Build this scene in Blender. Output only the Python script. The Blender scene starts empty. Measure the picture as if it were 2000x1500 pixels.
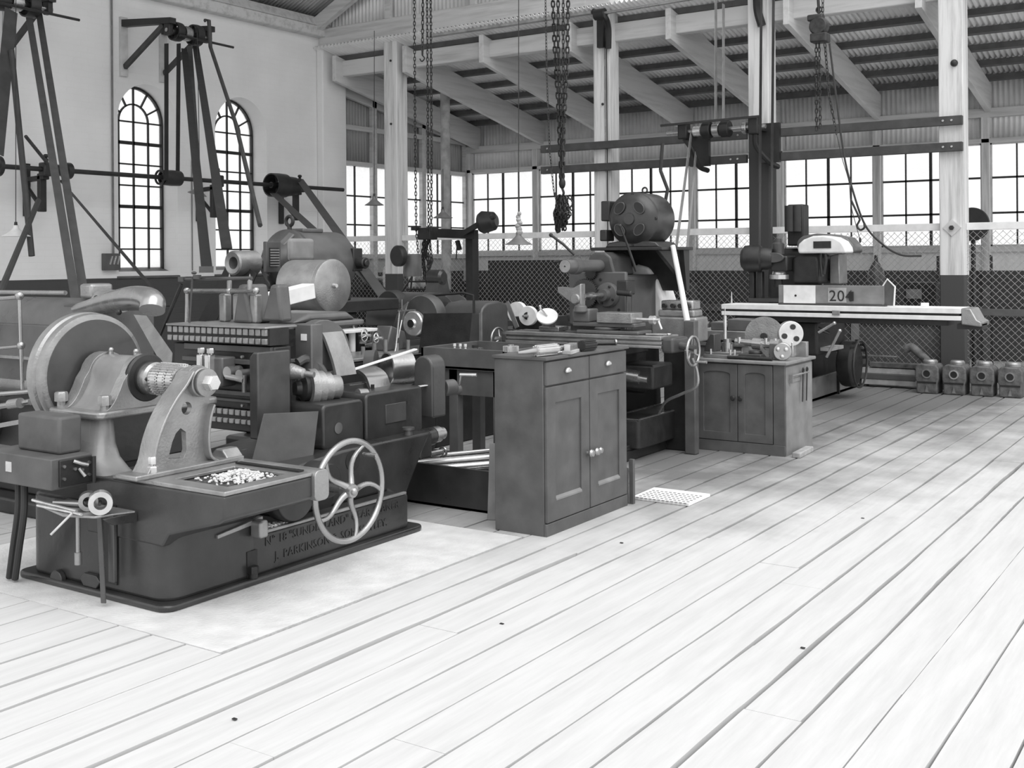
import bpy, bmesh, math, random
from mathutils import Vector, Matrix, noise
random.seed(7)
S=bpy.context.scene; COL=S.collection
V=Vector; PI=math.pi
# ---------------------------------------------------------------- camera model (2000 x 1500 frame)
FPX=2200.; HC=1.65; TH=math.atan(1468/2200.); RO=math.radians(.4); CX,CY=1000.,505.
sn,cs=math.sin(TH),math.cos(TH)
def ray(px,py):
    a=(px-CX)/FPX; b=-(py-CY)/FPX
    r=a*math.cos(RO)+b*math.sin(RO); u=-a*math.sin(RO)+b*math.cos(RO)
    return V((sn*r+cs,-cs*r+sn,u))
O=V((0,0,HC))
def KX(px,py,x): d=ray(px,py); return O+d*(x/d.x)
def KY(px,py,y): d=ray(px,py); return O+d*(y/d.y)
def KZ(px,py,z=0): d=ray(px,py); return O+d*((z-HC)/d.z)
# ---------------------------------------------------------------- materials
def nodes(name):
    m=bpy.data.materials.new(name); m.use_nodes=True; nt=m.node_tree
    return m,nt,nt.nodes['Principled BSDF']
def mat(name,v,rough=.5,metal=0.,var=.15,scale=6.,bump=.0,bscale=60.,spec=.5,spots=0.):
    """grey paint / metal / timber: noise-mottled base colour and a fine bump"""
    m,nt,b=nodes(name); N=nt.nodes; L=nt.links
    tc=N.new('ShaderNodeTexCoord'); nz=N.new('ShaderNodeTexNoise'); nz.inputs['Scale'].default_value=scale; nz.inputs['Detail'].default_value=6
    L.new(tc.outputs['Object'],nz.inputs['Vector'])
    cr=N.new('ShaderNodeValToRGB'); cr.color_ramp.elements[0].position=.3; cr.color_ramp.elements[1].position=.72
    lo,hi=v*(1-var),v*(1+var)
    cr.color_ramp.elements[0].color=(lo,lo,lo,1); cr.color_ramp.elements[1].color=(hi,hi,hi,1)
    L.new(nz.outputs['Fac'],cr.inputs['Fac']); L.new(cr.outputs['Color'],b.inputs['Base Color'])
    mr=N.new('ShaderNodeMapRange'); mr.inputs['To Min'].default_value=max(.05,rough-.1); mr.inputs['To Max'].default_value=min(1,rough+.12)
    L.new(nz.outputs['Fac'],mr.inputs['Value']); L.new(mr.outputs['Result'],b.inputs['Roughness'])
    b.inputs['Metallic'].default_value=metal; b.inputs['Specular IOR Level'].default_value=spec
    if bump:
        n2=N.new('ShaderNodeTexNoise'); n2.inputs['Scale'].default_value=bscale; n2.inputs['Detail'].default_value=4
        L.new(tc.outputs['Object'],n2.inputs['Vector'])
        bp=N.new('ShaderNodeBump'); bp.inputs['Strength'].default_value=bump; bp.inputs['Distance'].default_value=.01
        L.new(n2.outputs['Fac'],bp.inputs['Height']); L.new(bp.outputs['Normal'],b.inputs['Normal'])
    return m
M={}
M['paint']=mat('machine_paint_dark',.036,.3,var=.3,scale=5,bump=.15,bscale=25,spec=.6)
M['paint2']=mat('machine_paint_mid',.065,.32,var=.25,scale=6,bump=.12,bscale=25,spec=.6)
M['paint3']=mat('machine_paint_grey',.11,.3,var=.2,scale=6,bump=.1,bscale=25)
M['black']=mat('black_iron',.018,.5,var=.3,scale=10,bump=.1)
M['dark']=mat('dark_iron',.022,.42,var=.3,scale=10,bump=.1)
M['steel']=mat('worn_steel',.42,.26,metal=.85,var=.1,scale=7,bump=.05)
M['bright']=mat('bright_steel',.66,.24,metal=.7,var=.15,scale=12)
M['cast']=mat('bare_cast_iron',.33,.32,metal=.55,var=.2,scale=9,bump=.2,bscale=80)
M['chips']=mat('swarf',.8,.8,metal=.1,var=.25,scale=60,bump=.8,bscale=120)
M['belt']=mat('leather_belt',.055,.7,var=.25,scale=8,bump=.1)
M['wood']=mat('painted_cabinet_wood',.095,.55,var=.22,scale=7,bump=.1,bscale=30)
M['woodlt']=mat('pale_cabinet_wood',.22,.6,var=.2,scale=7,bump=.1,bscale=30)
M['timber']=mat('whitewashed_timber',.55,.75,var=.2,scale=5,bump=.25,bscale=30)
M['timberd']=mat('dark_timber_rail',.06,.7,var=.3,scale=6,bump=.2,bscale=30)
M['plank']=mat('worn_plank',.4,.8,var=.3,scale=8,bump=.2,bscale=40)
M['rusty']=mat('rusty_casting',.12,.75,var=.5,scale=12,bump=.5,bscale=40)
M['enamel']=mat('lamp_enamel',.16,.45,var=.2,scale=10)
M['white']=mat('white_paint',.8,.55,var=.1,scale=10)
M['paper']=mat('white_sheet',.85,.7,var=.05)
M['chain']=mat('chain_iron',.05,.5,metal=.5,var=.4,scale=20)
M['wire']=mat('galvanised_wire',.45,.5,metal=.3,var=.1)
M['conc']=mat('concrete_pad',.64,.85,var=.12,scale=7,bump=.4,bscale=60)
M['grey']=mat('light_grey_paint',.24,.26,var=.2,scale=5,bump=.1,bscale=25)
M['rubber']=mat('rubber_hose',.03,.6,var=.2)
def grain_timber(name,v,dark=None,split=1.41,axis=2,rough=.75,streak=(12,12,.7),var=.5):
    m,nt,b=nodes(name); N=nt.nodes; L=nt.links
    g=N.new('ShaderNodeNewGeometry'); mp=N.new('ShaderNodeMapping'); mp.inputs['Scale'].default_value=streak
    L.new(g.outputs['Position'],mp.inputs['Vector'])
    nz=N.new('ShaderNodeTexNoise'); nz.inputs['Scale'].default_value=1.; nz.inputs['Detail'].default_value=8; nz.inputs['Roughness'].default_value=.65
    L.new(mp.outputs['Vector'],nz.inputs['Vector'])
    cr=N.new('ShaderNodeValToRGB'); e=cr.color_ramp.elements; e[0].position=.28; e[1].position=.55
    a=v*(1-var); e[0].color=(a,a,a,1); e[1].color=(v,v,v,1)
    L.new(nz.outputs['Fac'],cr.inputs['Fac']); col=cr.outputs['Color']
    if dark is not None:
        sx=N.new('ShaderNodeSeparateXYZ'); L.new(g.outputs['Position'],sx.inputs[0])
        gt=N.new('ShaderNodeMath'); gt.operation='GREATER_THAN'; gt.inputs[1].default_value=split; L.new(sx.outputs[axis],gt.inputs[0])
        mx=N.new('ShaderNodeMix'); mx.data_type='RGBA'; mx.inputs['A'].default_value=(dark,dark,dark,1)
        L.new(gt.outputs[0],mx.inputs['Factor']); L.new(col,mx.inputs['B']); col=mx.outputs['Result']
    L.new(col,b.inputs['Base Color']); b.inputs['Roughness'].default_value=rough
    bp=N.new('ShaderNodeBump'); bp.inputs['Strength'].default_value=.3; bp.inputs['Distance'].default_value=.01
    L.new(nz.outputs['Fac'],bp.inputs['Height']); L.new(bp.outputs['Normal'],b.inputs['Normal'])
    return m
M['post']=grain_timber('post_timber',.74,dark=.06)
M['postdark']=grain_timber('dark_cased_post',.72,dark=.05,split=3.42)
M['beam']=grain_timber('beam_timber',.62,streak=(12,.7,12),var=.35)
M['rafter']=grain_timber('rafter_timber',.62,streak=(.7,12,12),var=.25)
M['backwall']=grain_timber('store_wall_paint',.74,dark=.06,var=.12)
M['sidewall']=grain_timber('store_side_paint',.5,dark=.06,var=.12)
def brick_mat():
    m,nt,b=nodes('whitewashed_brick'); N=nt.nodes; L=nt.links
    g=N.new('ShaderNodeNewGeometry'); sx=N.new('ShaderNodeSeparateXYZ'); L.new(g.outputs['Position'],sx.inputs[0])
    cb=N.new('ShaderNodeCombineXYZ'); ad=N.new('ShaderNodeMath'); ad.operation='ADD'
    L.new(sx.outputs[0],ad.inputs[0]); L.new(sx.outputs[1],ad.inputs[1]); L.new(ad.outputs[0],cb.inputs[0]); L.new(sx.outputs[2],cb.inputs[1])
    br=N.new('ShaderNodeTexBrick'); br.inputs['Scale'].default_value=1.; br.inputs['Brick Width'].default_value=.23; br.inputs['Row Height'].default_value=.086
    br.inputs['Mortar Size'].default_value=.006; br.inputs['Mortar Smooth'].default_value=.4
    L.new(cb.outputs[0],br.inputs['Vector'])
    nz=N.new('ShaderNodeTexNoise'); nz.inputs['Scale'].default_value=1.2; nz.inputs['Detail'].default_value=8
    L.new(g.outputs['Position'],nz.inputs['Vector'])
    cr=N.new('ShaderNodeValToRGB'); e=cr.color_ramp.elements; e[0].position=.3; e[1].position=.7; e[0].color=(.74,.74,.74,1); e[1].color=(.84,.84,.84,1)
    L.new(nz.outputs['Fac'],cr.inputs['Fac'])
    gt=N.new('ShaderNodeMath'); gt.operation='GREATER_THAN'; gt.inputs[1].default_value=1.41; L.new(sx.outputs[2],gt.inputs[0])
    mx=N.new('ShaderNodeMix'); mx.data_type='RGBA'; mx.inputs['A'].default_value=(.065,.065,.065,1)
    L.new(gt.outputs[0],mx.inputs['Factor']); L.new(cr.outputs['Color'],mx.inputs['B'])
    L.new(mx.outputs['Result'],b.inputs['Base Color']); b.inputs['Roughness'].default_value=.85
    iv=N.new('ShaderNodeMath'); iv.operation='SUBTRACT'; iv.inputs[0].default_value=1.; L.new(br.outputs['Fac'],iv.inputs[1])
    bp=N.new('ShaderNodeBump'); bp.inputs['Strength'].default_value=.35; bp.inputs['Distance'].default_value=.006
    L.new(iv.outputs[0],bp.inputs['Height']); L.new(bp.outputs['Normal'],b.inputs['Normal'])
    return m
M['brick']=brick_mat()
def floor_mat():
    m,nt,b=nodes('floor_boards'); N=nt.nodes; L=nt.links
    g=N.new('ShaderNodeNewGeometry')
    mp=N.new('ShaderNodeMapping'); mp.inputs['Scale'].default_value=(1.2,14,3); L.new(g.outputs['Position'],mp.inputs['Vector'])
    nz=N.new('ShaderNodeTexNoise'); nz.inputs['Scale'].default_value=1.; nz.inputs['Detail'].default_value=8; nz.inputs['Roughness'].default_value=.7
    L.new(mp.outputs['Vector'],nz.inputs['Vector'])
    cr=N.new('ShaderNodeValToRGB'); e=cr.color_ramp.elements; e[0].position=.3; e[1].position=.6; e[0].color=(.53,.53,.53,1); e[1].color=(.62,.62,.62,1)
    L.new(nz.outputs['Fac'],cr.inputs['Fac'])
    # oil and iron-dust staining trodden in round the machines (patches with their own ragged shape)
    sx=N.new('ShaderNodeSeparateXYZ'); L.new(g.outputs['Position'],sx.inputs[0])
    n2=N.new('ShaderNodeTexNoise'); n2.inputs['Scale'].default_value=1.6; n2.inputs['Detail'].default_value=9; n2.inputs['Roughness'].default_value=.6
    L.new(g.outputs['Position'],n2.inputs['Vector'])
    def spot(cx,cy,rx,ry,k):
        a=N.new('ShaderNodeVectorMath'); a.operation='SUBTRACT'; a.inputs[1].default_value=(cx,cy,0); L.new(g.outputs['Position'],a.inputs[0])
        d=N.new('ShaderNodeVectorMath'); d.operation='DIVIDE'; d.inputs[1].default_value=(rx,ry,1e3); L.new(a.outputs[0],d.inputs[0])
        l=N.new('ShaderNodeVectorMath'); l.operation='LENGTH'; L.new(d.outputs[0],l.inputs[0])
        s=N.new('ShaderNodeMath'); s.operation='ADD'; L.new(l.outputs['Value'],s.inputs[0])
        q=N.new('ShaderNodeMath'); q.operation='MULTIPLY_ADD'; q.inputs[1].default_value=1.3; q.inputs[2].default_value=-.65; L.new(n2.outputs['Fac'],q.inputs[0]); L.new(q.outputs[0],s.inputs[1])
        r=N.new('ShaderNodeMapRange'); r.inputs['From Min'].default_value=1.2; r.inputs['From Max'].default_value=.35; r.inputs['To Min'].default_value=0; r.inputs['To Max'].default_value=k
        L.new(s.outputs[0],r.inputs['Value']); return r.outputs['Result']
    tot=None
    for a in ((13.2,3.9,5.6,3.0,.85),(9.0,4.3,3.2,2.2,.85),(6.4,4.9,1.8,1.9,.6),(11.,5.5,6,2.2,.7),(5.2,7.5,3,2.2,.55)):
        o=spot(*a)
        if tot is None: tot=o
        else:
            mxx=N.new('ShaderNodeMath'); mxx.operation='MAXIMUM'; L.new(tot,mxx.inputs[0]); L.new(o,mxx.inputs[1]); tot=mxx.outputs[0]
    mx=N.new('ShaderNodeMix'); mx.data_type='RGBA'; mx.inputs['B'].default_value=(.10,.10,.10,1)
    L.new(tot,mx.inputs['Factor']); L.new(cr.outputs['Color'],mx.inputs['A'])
    L.new(mx.outputs['Result'],b.inputs['Base Color']); b.inputs['Roughness'].default_value=.8
    bp=N.new('ShaderNodeBump'); bp.inputs['Strength'].default_value=.2; bp.inputs['Distance'].default_value=.005
    L.new(nz.outputs['Fac'],bp.inputs['Height']); L.new(bp.outputs['Normal'],b.inputs['Normal'])
    return m
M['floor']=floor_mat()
M['under']=mat('dark_void',.008,.9)
def corr_mat(name,v):
    m=mat(name,v,.5,metal=.15,var=.12,scale=2.5); return m
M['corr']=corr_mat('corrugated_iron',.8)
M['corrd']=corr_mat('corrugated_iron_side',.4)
def glass_mat(name,white,tr,dirt):
    m,nt,b=nodes(name); N=nt.nodes; L=nt.links
    N.remove(b); out=N['Material Output']
    t=N.new('ShaderNodeBsdfTransparent'); t.inputs['Color'].default_value=(tr,tr,tr,1)
    d=N.new('ShaderNodeBsdfTranslucent'); d.inputs['Color'].default_value=(white,white,white,1)
    g=N.new('ShaderNodeBsdfGlossy'); g.inputs['Roughness'].default_value=.1
    tc=N.new('ShaderNodeTexCoord'); nz=N.new('ShaderNodeTexNoise'); nz.inputs['Scale'].default_value=2.5; nz.inputs['Detail'].default_value=5; L.new(tc.outputs['Object'],nz.inputs['Vector'])
    mr=N.new('ShaderNodeMapRange'); mr.inputs['From Min'].default_value=.35; mr.inputs['From Max'].default_value=.75; mr.inputs['To Min'].default_value=.08; mr.inputs['To Max'].default_value=dirt
    L.new(nz.outputs['Fac'],mr.inputs['Value'])
    a=N.new('ShaderNodeMixShader'); L.new(mr.outputs['Result'],a.inputs[0]); L.new(t.outputs[0],a.inputs[1]); L.new(d.outputs[0],a.inputs[2])
    c=N.new('ShaderNodeMixShader'); c.inputs[0].default_value=.04; L.new(a.outputs[0],c.inputs[1]); L.new(g.outputs[0],c.inputs[2])
    L.new(c.outputs[0],out.inputs['Surface']); return m
M['glass']=glass_mat('window_glass',.9,.97,.35)
M['pane']=glass_mat('frosted_glass',.9,.97,.5)
# ---------------------------------------------------------------- mesh builder
def basis(d):
    d=V(d).normalized(); a=V((0,0,1)) if abs(d.z)<.9 else V((1,0,0))
    u=d.cross(a).normalized(); w=d.cross(u).normalized()
    return u,w,d
class MB:
    def __init__(s,frame=None): s.bm=bmesh.new(); s.F=frame
    def v(s,p):
        p=V(p)
        if s.F is not None: p=s.F@p
        return s.bm.verts.new(p)
    def face(s,vs):
        try: return s.bm.faces.new(vs)
        except ValueError: return None
    def box(s,x0,x1,y0,y1,z0,z1):
        c=[s.v((x,y,z)) for z in (z0,z1) for y in (y0,y1) for x in (x0,x1)]
        for f in ((0,2,3,1),(4,5,7,6),(0,1,5,4),(2,6,7,3),(0,4,6,2),(1,3,7,5)): s.face([c[i] for i in f])
        return s
    def slab(s,a,b,w,t,up=(0,0,1)):
        """bar of section w (sideways) x t (up) running from a to b"""
        a,b=V(a),V(b); d=(b-a).normalized(); up=V(up); sd=d.cross(up)
        if sd.length<1e-4: sd=d.cross(V((1,0,0)))
        sd.normalize(); u=sd.cross(d).normalized()
        c=[s.v(p+sd*(i*w/2)+u*(j*t/2)) for p in (a,b) for j in (-1,1) for i in (-1,1)]
        for f in ((0,1,3,2),(4,6,7,5),(0,4,5,1),(2,3,7,6),(0,2,6,4),(1,5,7,3)): s.face([c[i] for i in f])
        return s
    def quad(s,p,t):
        """plate through 4 corner points, thickness t"""
        p=[V(q) for q in p]; n=(p[1]-p[0]).cross(p[3]-p[0]).normalized()*t/2
        a=[s.v(q+n) for q in p]; b=[s.v(q-n) for q in p]; k=len(p)
        s.face(a); s.face(b[::-1])
        for i in range(k): s.face([a[i],b[i],b[(i+1)%k],a[(i+1)%k]])
        return s
    def prism(s,pts,ax,a0,a1,holes=()):
        """polygon pts in the plane normal to axis ax ('x': (y,z), 'y': (x,z), 'z': (x,y)), from a0 to a1"""
        def P(q,a): return {'x':(a,q[0],q[1]),'y':(q[0],a,q[1]),'z':(q[0],q[1],a)}[ax]
        t=bmesh.new(); ed=[]
        for loop in [pts]+list(holes):
            vs=[t.verts.new(P(q,a0)) for q in loop]
            for i in range(len(vs)): ed.append(t.edges.new((vs[i],vs[(i+1)%len(vs)])))
        if holes:
            bmesh.ops.triangle_fill(t,edges=ed,use_beauty=True)
        else: t.faces.new(t.verts[:])
        r=bmesh.ops.extrude_face_region(t,geom=t.faces[:])
        dv=V(P((0,0),a1))-V(P((0,0),a0))
        for e in r['geom']:
            if isinstance(e,bmesh.types.BMVert): e.co+=dv
        return s.merge(t)
    def merge(s,t):
        t.verts.index_update(); mp=[s.v(v.co) for v in t.verts]
        for f in t.faces: s.face([mp[v.index] for v in f.verts])
        t.free(); return s
    def lathe(s,prof,o,d,seg=24,ang=2*PI,cap=True):
        u,w,d=basis(d); o=V(o); rings=[]
        for r,h in prof:
            if r<1e-6: rings.append([s.v(o+d*h)])
            else: rings.append([s.v(o+d*h+(u*math.cos(2*PI*i/seg)+w*math.sin(2*PI*i/seg))*r) for i in range(seg)])
        for A,B in zip(rings,rings[1:]):
            for i in range(seg):
                j=(i+1)%seg
                if len(A)==1 and len(B)==1: continue
                if len(A)==1: s.face([A[0],B[i],B[j]])
                elif len(B)==1: s.face([A[i],B[0],A[j]])
                else: s.face([A[i],B[i],B[j],A[j]])
        if cap:
            for R in (rings[0],rings[-1]):
                if len(R)>2: s.face(R)
        return s
    def cyl(s,a,b,r,r2=None,seg=20):
        a,b=V(a),V(b); return s.lathe([(r,0),(r if r2 is None else r2,(b-a).length)],a,b-a,seg)
    def drum(s,a,b,r,bev=.01,seg=32):
        a,b=V(a),V(b); h=(b-a).length
        return s.lathe([(0,0),(r-bev,0),(r,bev),(r,h-bev),(r-bev,h),(0,h)],a,b-a,seg)
    def tube(s,pts,r,seg=8,closed=False,flat=None):
        pts=[V(p) for p in pts]; n=len(pts); rings=[]; up=None
        for i,p in enumerate(pts):
            if closed: t=(pts[(i+1)%n]-pts[i-1])
            else: t=pts[min(i+1,n-1)]-pts[max(i-1,0)]
            t.normalize()
            if up is None: up=basis(t)[0]
            up=(up-t*up.dot(t)); up=up.normalized() if up.length>1e-5 else basis(t)[0]
            w=t.cross(up); rr=r[i] if isinstance(r,(list,tuple)) else r
            rings.append([s.v(p+(up*math.cos(2*PI*k/seg)+w*math.sin(2*PI*k/seg))*rr) for k in range(seg)])
        rng=range(n if closed else n-1)
        for i in rng:
            A,B=rings[i],rings[(i+1)%n]
            for k in range(seg): s.face([A[k],A[(k+1)%seg],B[(k+1)%seg],B[k]])
        if not closed: s.face(rings[0][::-1]); s.face(rings[-1])
        return s
    def ring(s,c,ax,R,r,seg=32,sub=8):
        u,w,d=basis(ax); c=V(c)
        return s.tube([c+(u*math.cos(2*PI*i/seg)+w*math.sin(2*PI*i/seg))*R for i in range(seg)],r,sub,closed=True)
    def ribbon(s,pts,wv,t):
        """curved strip: centre line pts, width vector wv, thickness t"""
        pts=[V(p) for p in pts]; wv=V(wv); w=wv.normalized(); R=[]
        for i,p in enumerate(pts):
            d=(pts[min(i+1,len(pts)-1)]-pts[max(i-1,0)]).normalized(); n=d.cross(w).normalized()*t/2
            R.append([s.v(p-wv/2+n),s.v(p+wv/2+n),s.v(p+wv/2-n),s.v(p-wv/2-n)])
        for A,B in zip(R,R[1:]):
            for k in range(4): s.face([A[k],A[(k+1)%4],B[(k+1)%4],B[k]])
        s.face(R[0][::-1]); s.face(R[-1]); return s
    def ball(s,c,r,seg=14,sc=(1,1,1)):
        n=seg//2; c=V(c); rings=[]
        for i in range(n+1):
            a=PI*i/n; z=math.cos(a); q=math.sin(a)
            if i in (0,n): rings.append([s.v(c+V((0,0,z*r*sc[2])))])
            else: rings.append([s.v(c+V((q*math.cos(2*PI*k/seg)*r*sc[0],q*math.sin(2*PI*k/seg)*r*sc[1],z*r*sc[2]))) for k in range(seg)])
        for A,B in zip(rings,rings[1:]):
            for k in range(seg):
                j=(k+1)%seg
                if len(A)==1: s.face([A[0],B[k],B[j]])
                elif len(B)==1: s.face([A[k],B[0],A[j]])
                else: s.face([A[k],B[k],B[j],A[j]])
        return s
    def hexn(s,c,ax,r,h): return s.lathe([(0,0),(r,0),(r,h*.85),(r*.85,h),(0,h)],c,ax,6)
    def gear(s,c,ax,r,h,n,dep=None,bore=0):
        dep=dep or r*.12; u,w,d=basis(ax); c=V(c); L=[]
        for i in range(n):
            for k,rr in ((0,r-dep),(.22,r-dep),(.36,r),(.64,r),(.78,r-dep)):
                a=2*PI*(i+k)/n; L.append((rr,a))
        A=[s.v(c+(u*math.cos(a)+w*math.sin(a))*rr) for rr,a in L]; B=[s.v(c+d*h+(u*math.cos(a)+w*math.sin(a))*rr) for rr,a in L]
        k=len(L)
        s.face(A[::-1]); s.face(B)
        for i in range(k): s.face([A[i],A[(i+1)%k],B[(i+1)%k],B[i]])
        return s
    def chain(s,pts,pitch=.035,r=.004,w=.011,seg=10,sub=4):
        """oval links, each a quarter turn from the last, along a polyline"""
        pts=[V(p) for p in pts]; L=[0]
        for a,b in zip(pts,pts[1:]): L.append(L[-1]+(b-a).length)
        n=max(1,int(L[-1]/pitch)); tw=random.random()*3
        for i in range(n):
            t=(i+.5)*L[-1]/n; k=max(j for j in range(len(pts)-1) if L[j]<=t)
            d=(pts[k+1]-pts[k]).normalized(); c=pts[k]+d*(t-L[k]); u,q,_=basis(d)
            a=tw+(i%2)*PI/2+random.uniform(-.15,.15); e=u*math.cos(a)+q*math.sin(a); hl=pitch*.62
            loop=[]
            for j in range(seg):
                f=2*PI*j/seg; cx=math.cos(f); loop.append(c+d*(math.copysign(max(0,hl-w),cx)*(1 if abs(cx)>.2 else 0)+cx*w)+e*math.sin(f)*w)
            s.tube(loop,r,sub,closed=True)
        return s
    def build(s,name,m,parent=None,bev=0,seg=2,smooth=35,sub=0):
        bmesh.ops.recalc_face_normals(s.bm,faces=s.bm.faces[:])
        if parent is not None:
            inv=parent_inv(parent)
            bmesh.ops.transform(s.bm,matrix=inv,verts=s.bm.verts[:])
        me=bpy.data.meshes.new(name); s.bm.to_mesh(me); s.bm.free()
        for p in me.polygons: p.use_smooth=True
        me.set_sharp_from_angle(angle=math.radians(smooth))
        me.materials.append(M[m] if isinstance(m,str) else m)
        o=bpy.data.objects.new(name,me); COL.objects.link(o)
        if parent is not None: o.parent=parent
        if bev:
            b=o.modifiers.new('bevel','BEVEL'); b.width=bev; b.segments=seg; b.limit_method='ANGLE'; b.angle_limit=math.radians(40)
        if sub:
            b=o.modifiers.new('subd','SUBSURF'); b.levels=sub; b.render_levels=sub
        return o
MATS={}
def parent_inv(p):
    m=Matrix.Identity(4)
    while p is not None:
        m=Matrix.LocRotScale(p.location,p.rotation_euler,p.scale)@m; p=p.parent
    return m.inverted()
def thing(name,label,cat,loc=(0,0,0),rz=0,group=None,kind=None):
    o=bpy.data.objects.new(name,None); COL.objects.link(o); o.location=loc; o.rotation_euler=(0,0,rz); o.empty_display_size=.05
    if label: o['label']=label
    if cat: o['category']=cat
    if group: o['group']=group
    if kind: o['kind']=kind
    return o
def tag(o,label,cat,group=None):
    o['label']=label; o['category']=cat
    if group: o['group']=group
    return o
def struct(o): o['kind']='structure'; return o
def copytree(o,parent=None):
    c=o.copy(); COL.objects.link(c); c.parent=parent
    for ch in [q for q in bpy.data.objects if q.parent==o]: copytree(ch,c)
    return c
def arc(cx,cz,r,a0,a1,n):
    return [(cx+r*math.cos(math.radians(a0+(a1-a0)*i/n)),cz+r*math.sin(math.radians(a0+(a1-a0)*i/n))) for i in range(n+1)]
def circ(cx,cz,r,n=20): return arc(cx,cz,r,0,360*(n-1)/n,n-1)
def rrect(x0,x1,y0,y1,r,n=4):
    p=[]
    for cx,cy,a in ((x1-r,y1-r,0),(x0+r,y1-r,90),(x0+r,y0+r,180),(x1-r,y0+r,270)): p+=arc(cx,cy,r,a,a+90,n)
    return p
def curve(pts,n=8):
    """Catmull-Rom through points"""
    pts=[V(p) for p in pts]; q=[pts[0]*2-pts[1]]+pts+[pts[-1]*2-pts[-2]]; out=[]
    for i in range(1,len(q)-2):
        for k in range(n):
            t=k/n; a,b,c,d=q[i-1],q[i],q[i+1],q[i+2]
            out.append(.5*((2*b)+(c-a)*t+(2*a-5*b+4*c-d)*t*t+(3*b-a-3*c+d)*t**3))
    out.append(pts[-1]); return out
def text_mesh(name,body,size,m,parent,origin,xdir,zdir,ext=.003,space=1.):
    c=bpy.data.curves.new('t','FONT'); c.body=body; c.size=size; c.extrude=ext; c.space_character=space; c.resolution_u=3
    to=bpy.data.objects.new('t',c); me=bpy.data.meshes.new_from_object(to); bpy.data.objects.remove(to); bpy.data.curves.remove(c)
    xd=V(xdir).normalized(); zd=V(zdir).normalized(); nd=xd.cross(zd)
    mt=Matrix((xd,zd,nd)).transposed().to_4x4(); mt.translation=V(origin)
    me.transform(parent_inv(parent)@mt); me.materials.clear(); me.materials.append(M[m]); me.name=name
    o=bpy.data.objects.new(name,me); COL.objects.link(o); o.parent=parent; return o
X_,Y_,Z_=V((1,0,0)),V((0,1,0)),V((0,0,1))
# ================================================================ SETTING
XB,XP,YW=18.8,14.6,13.65          # store back wall, post line, brick wall
# floor boards running along X, real gaps between them
PY0=3.413-.2275*24; PW=.2275
pad=(3.25,5.58,3.66,5.95)
fb=MB(); rnd=random.Random(3)
for k in range(76):
    y0=PY0+k*PW; y1=y0+PW
    g0=rnd.choice((.005,.008,.011,.014)); 
    if 1.2<y0<4.4: g0=rnd.choice((.011,.015,.020,.025))
    cuts=[]
    if y1>pad[2]+.02 and y0<pad[3]: segs=[(.3,pad[0]),(pad[1],19.1)]
    else: segs=[(.3,19.1)]
    for a,b in segs:
        x=a
        while x<b-.01:
            e=min(b,x+rnd.uniform(3.2,6.5)) if x>a or rnd.random()<.6 else min(b,x+rnd.uniform(1,4))
            if b-e<.6: e=b
            n=max(2,int((e-x)/.12)); tp=[];bt=[]
            gl=g0*rnd.uniform(.5,1.7); z=rnd.uniform(-.002,.002)
            lo=[];hi=[]
            for i in range(n+1):
                xx=x+(e-x)*i/n+(.0015 if i==0 else 0)
                w1=gl*(.6+1.3*max(0,noise.noise(V((xx*1.3,k*7.1,0)))+.25))+.0015
                jt=.0025*noise.noise(V((xx*9,k*3.3,4)))
                lo.append(fb.bm.verts.new((xx,y0+w1*.5+jt,z))); hi.append(fb.bm.verts.new((xx,y1-w1*.3,z)))
            lo2=[fb.bm.verts.new((v.co.x,v.co.y,-.035)) for v in lo]; hi2=[fb.bm.verts.new((v.co.x,v.co.y,-.035)) for v in hi]
            for i in range(n):
                fb.face([lo[i],lo[i+1],hi[i+1],hi[i]]); fb.face([lo2[i],lo2[i+1],lo[i+1],lo[i]]); fb.face([hi[i],hi[i+1],hi2[i+1],hi2[i]])
            fb.face([lo[0],hi[0],hi2[0],lo2[0]]); fb.face([lo[-1],lo2[-1],hi2[-1],hi[-1]])
            x=e
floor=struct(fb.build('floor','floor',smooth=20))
MB().box(-.5,19.2,-2.4,15,-.2,-.05).build('subfloor','under',floor)
tag(MB().box(pad[0]+.004,pad[1]-.004,pad[2]+.003,6.14,-.045,.001).build('concrete_pad','conc'),'pale concrete pad let into the floorboards under the gear planing machine','concrete pad')
# brick wall with two arched windows
AW=[(10.3,11.36,1.5,3.72),(12.1,13.2,1.5,3.72)]
def archloop(x0,x1,z0,zs,n=18):
    r=(x1-x0)/2; return [(x0,z0),(x1,z0)]+arc((x0+x1)/2,zs,r,0,180,n)
holes=[archloop(*a) for a in AW]
wl=struct(MB().prism([(0.2,0),(14.6,0),(14.6,5.5),(0.2,5.5)],'y',YW,YW+.42,holes).build('wall_left','brick',smooth=30))
MB().box(14.38,14.98,13.5,YW-.001,0,5.36).build('pilaster','brick',wl,bev=.02)
# wall plate / cornice above the brick
MB().box(0.2,14.7,YW-.16,YW+.3,5.5,5.68).build('wall_plate','beam',wl,bev=.02)
MB().prism([(YW-.16,5.68),(YW+.3,5.68),(YW+.3,5.85),(YW-.05,5.85)],'x',.2,14.6).build('cornice','beam',wl)
for x0,x1,z0,zs in AW:
    MB().prism([(YW-.02,1.40),(YW+.4,1.40),(YW+.4,1.56),(YW-.02,1.43)],'x',x0-.03,x1+.03).build('sill','wood',wl,bev=.006)
MB().cyl((10.19,YW-.03,1.75),(10.19,YW-.03,5.4),.014,seg=8).build('conduit','enamel',wl)
MB().cyl((11.62,YW-.02,1.5),(11.62,YW-.02,3.2),.008,seg=6).build('conduit','enamel',wl)
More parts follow.
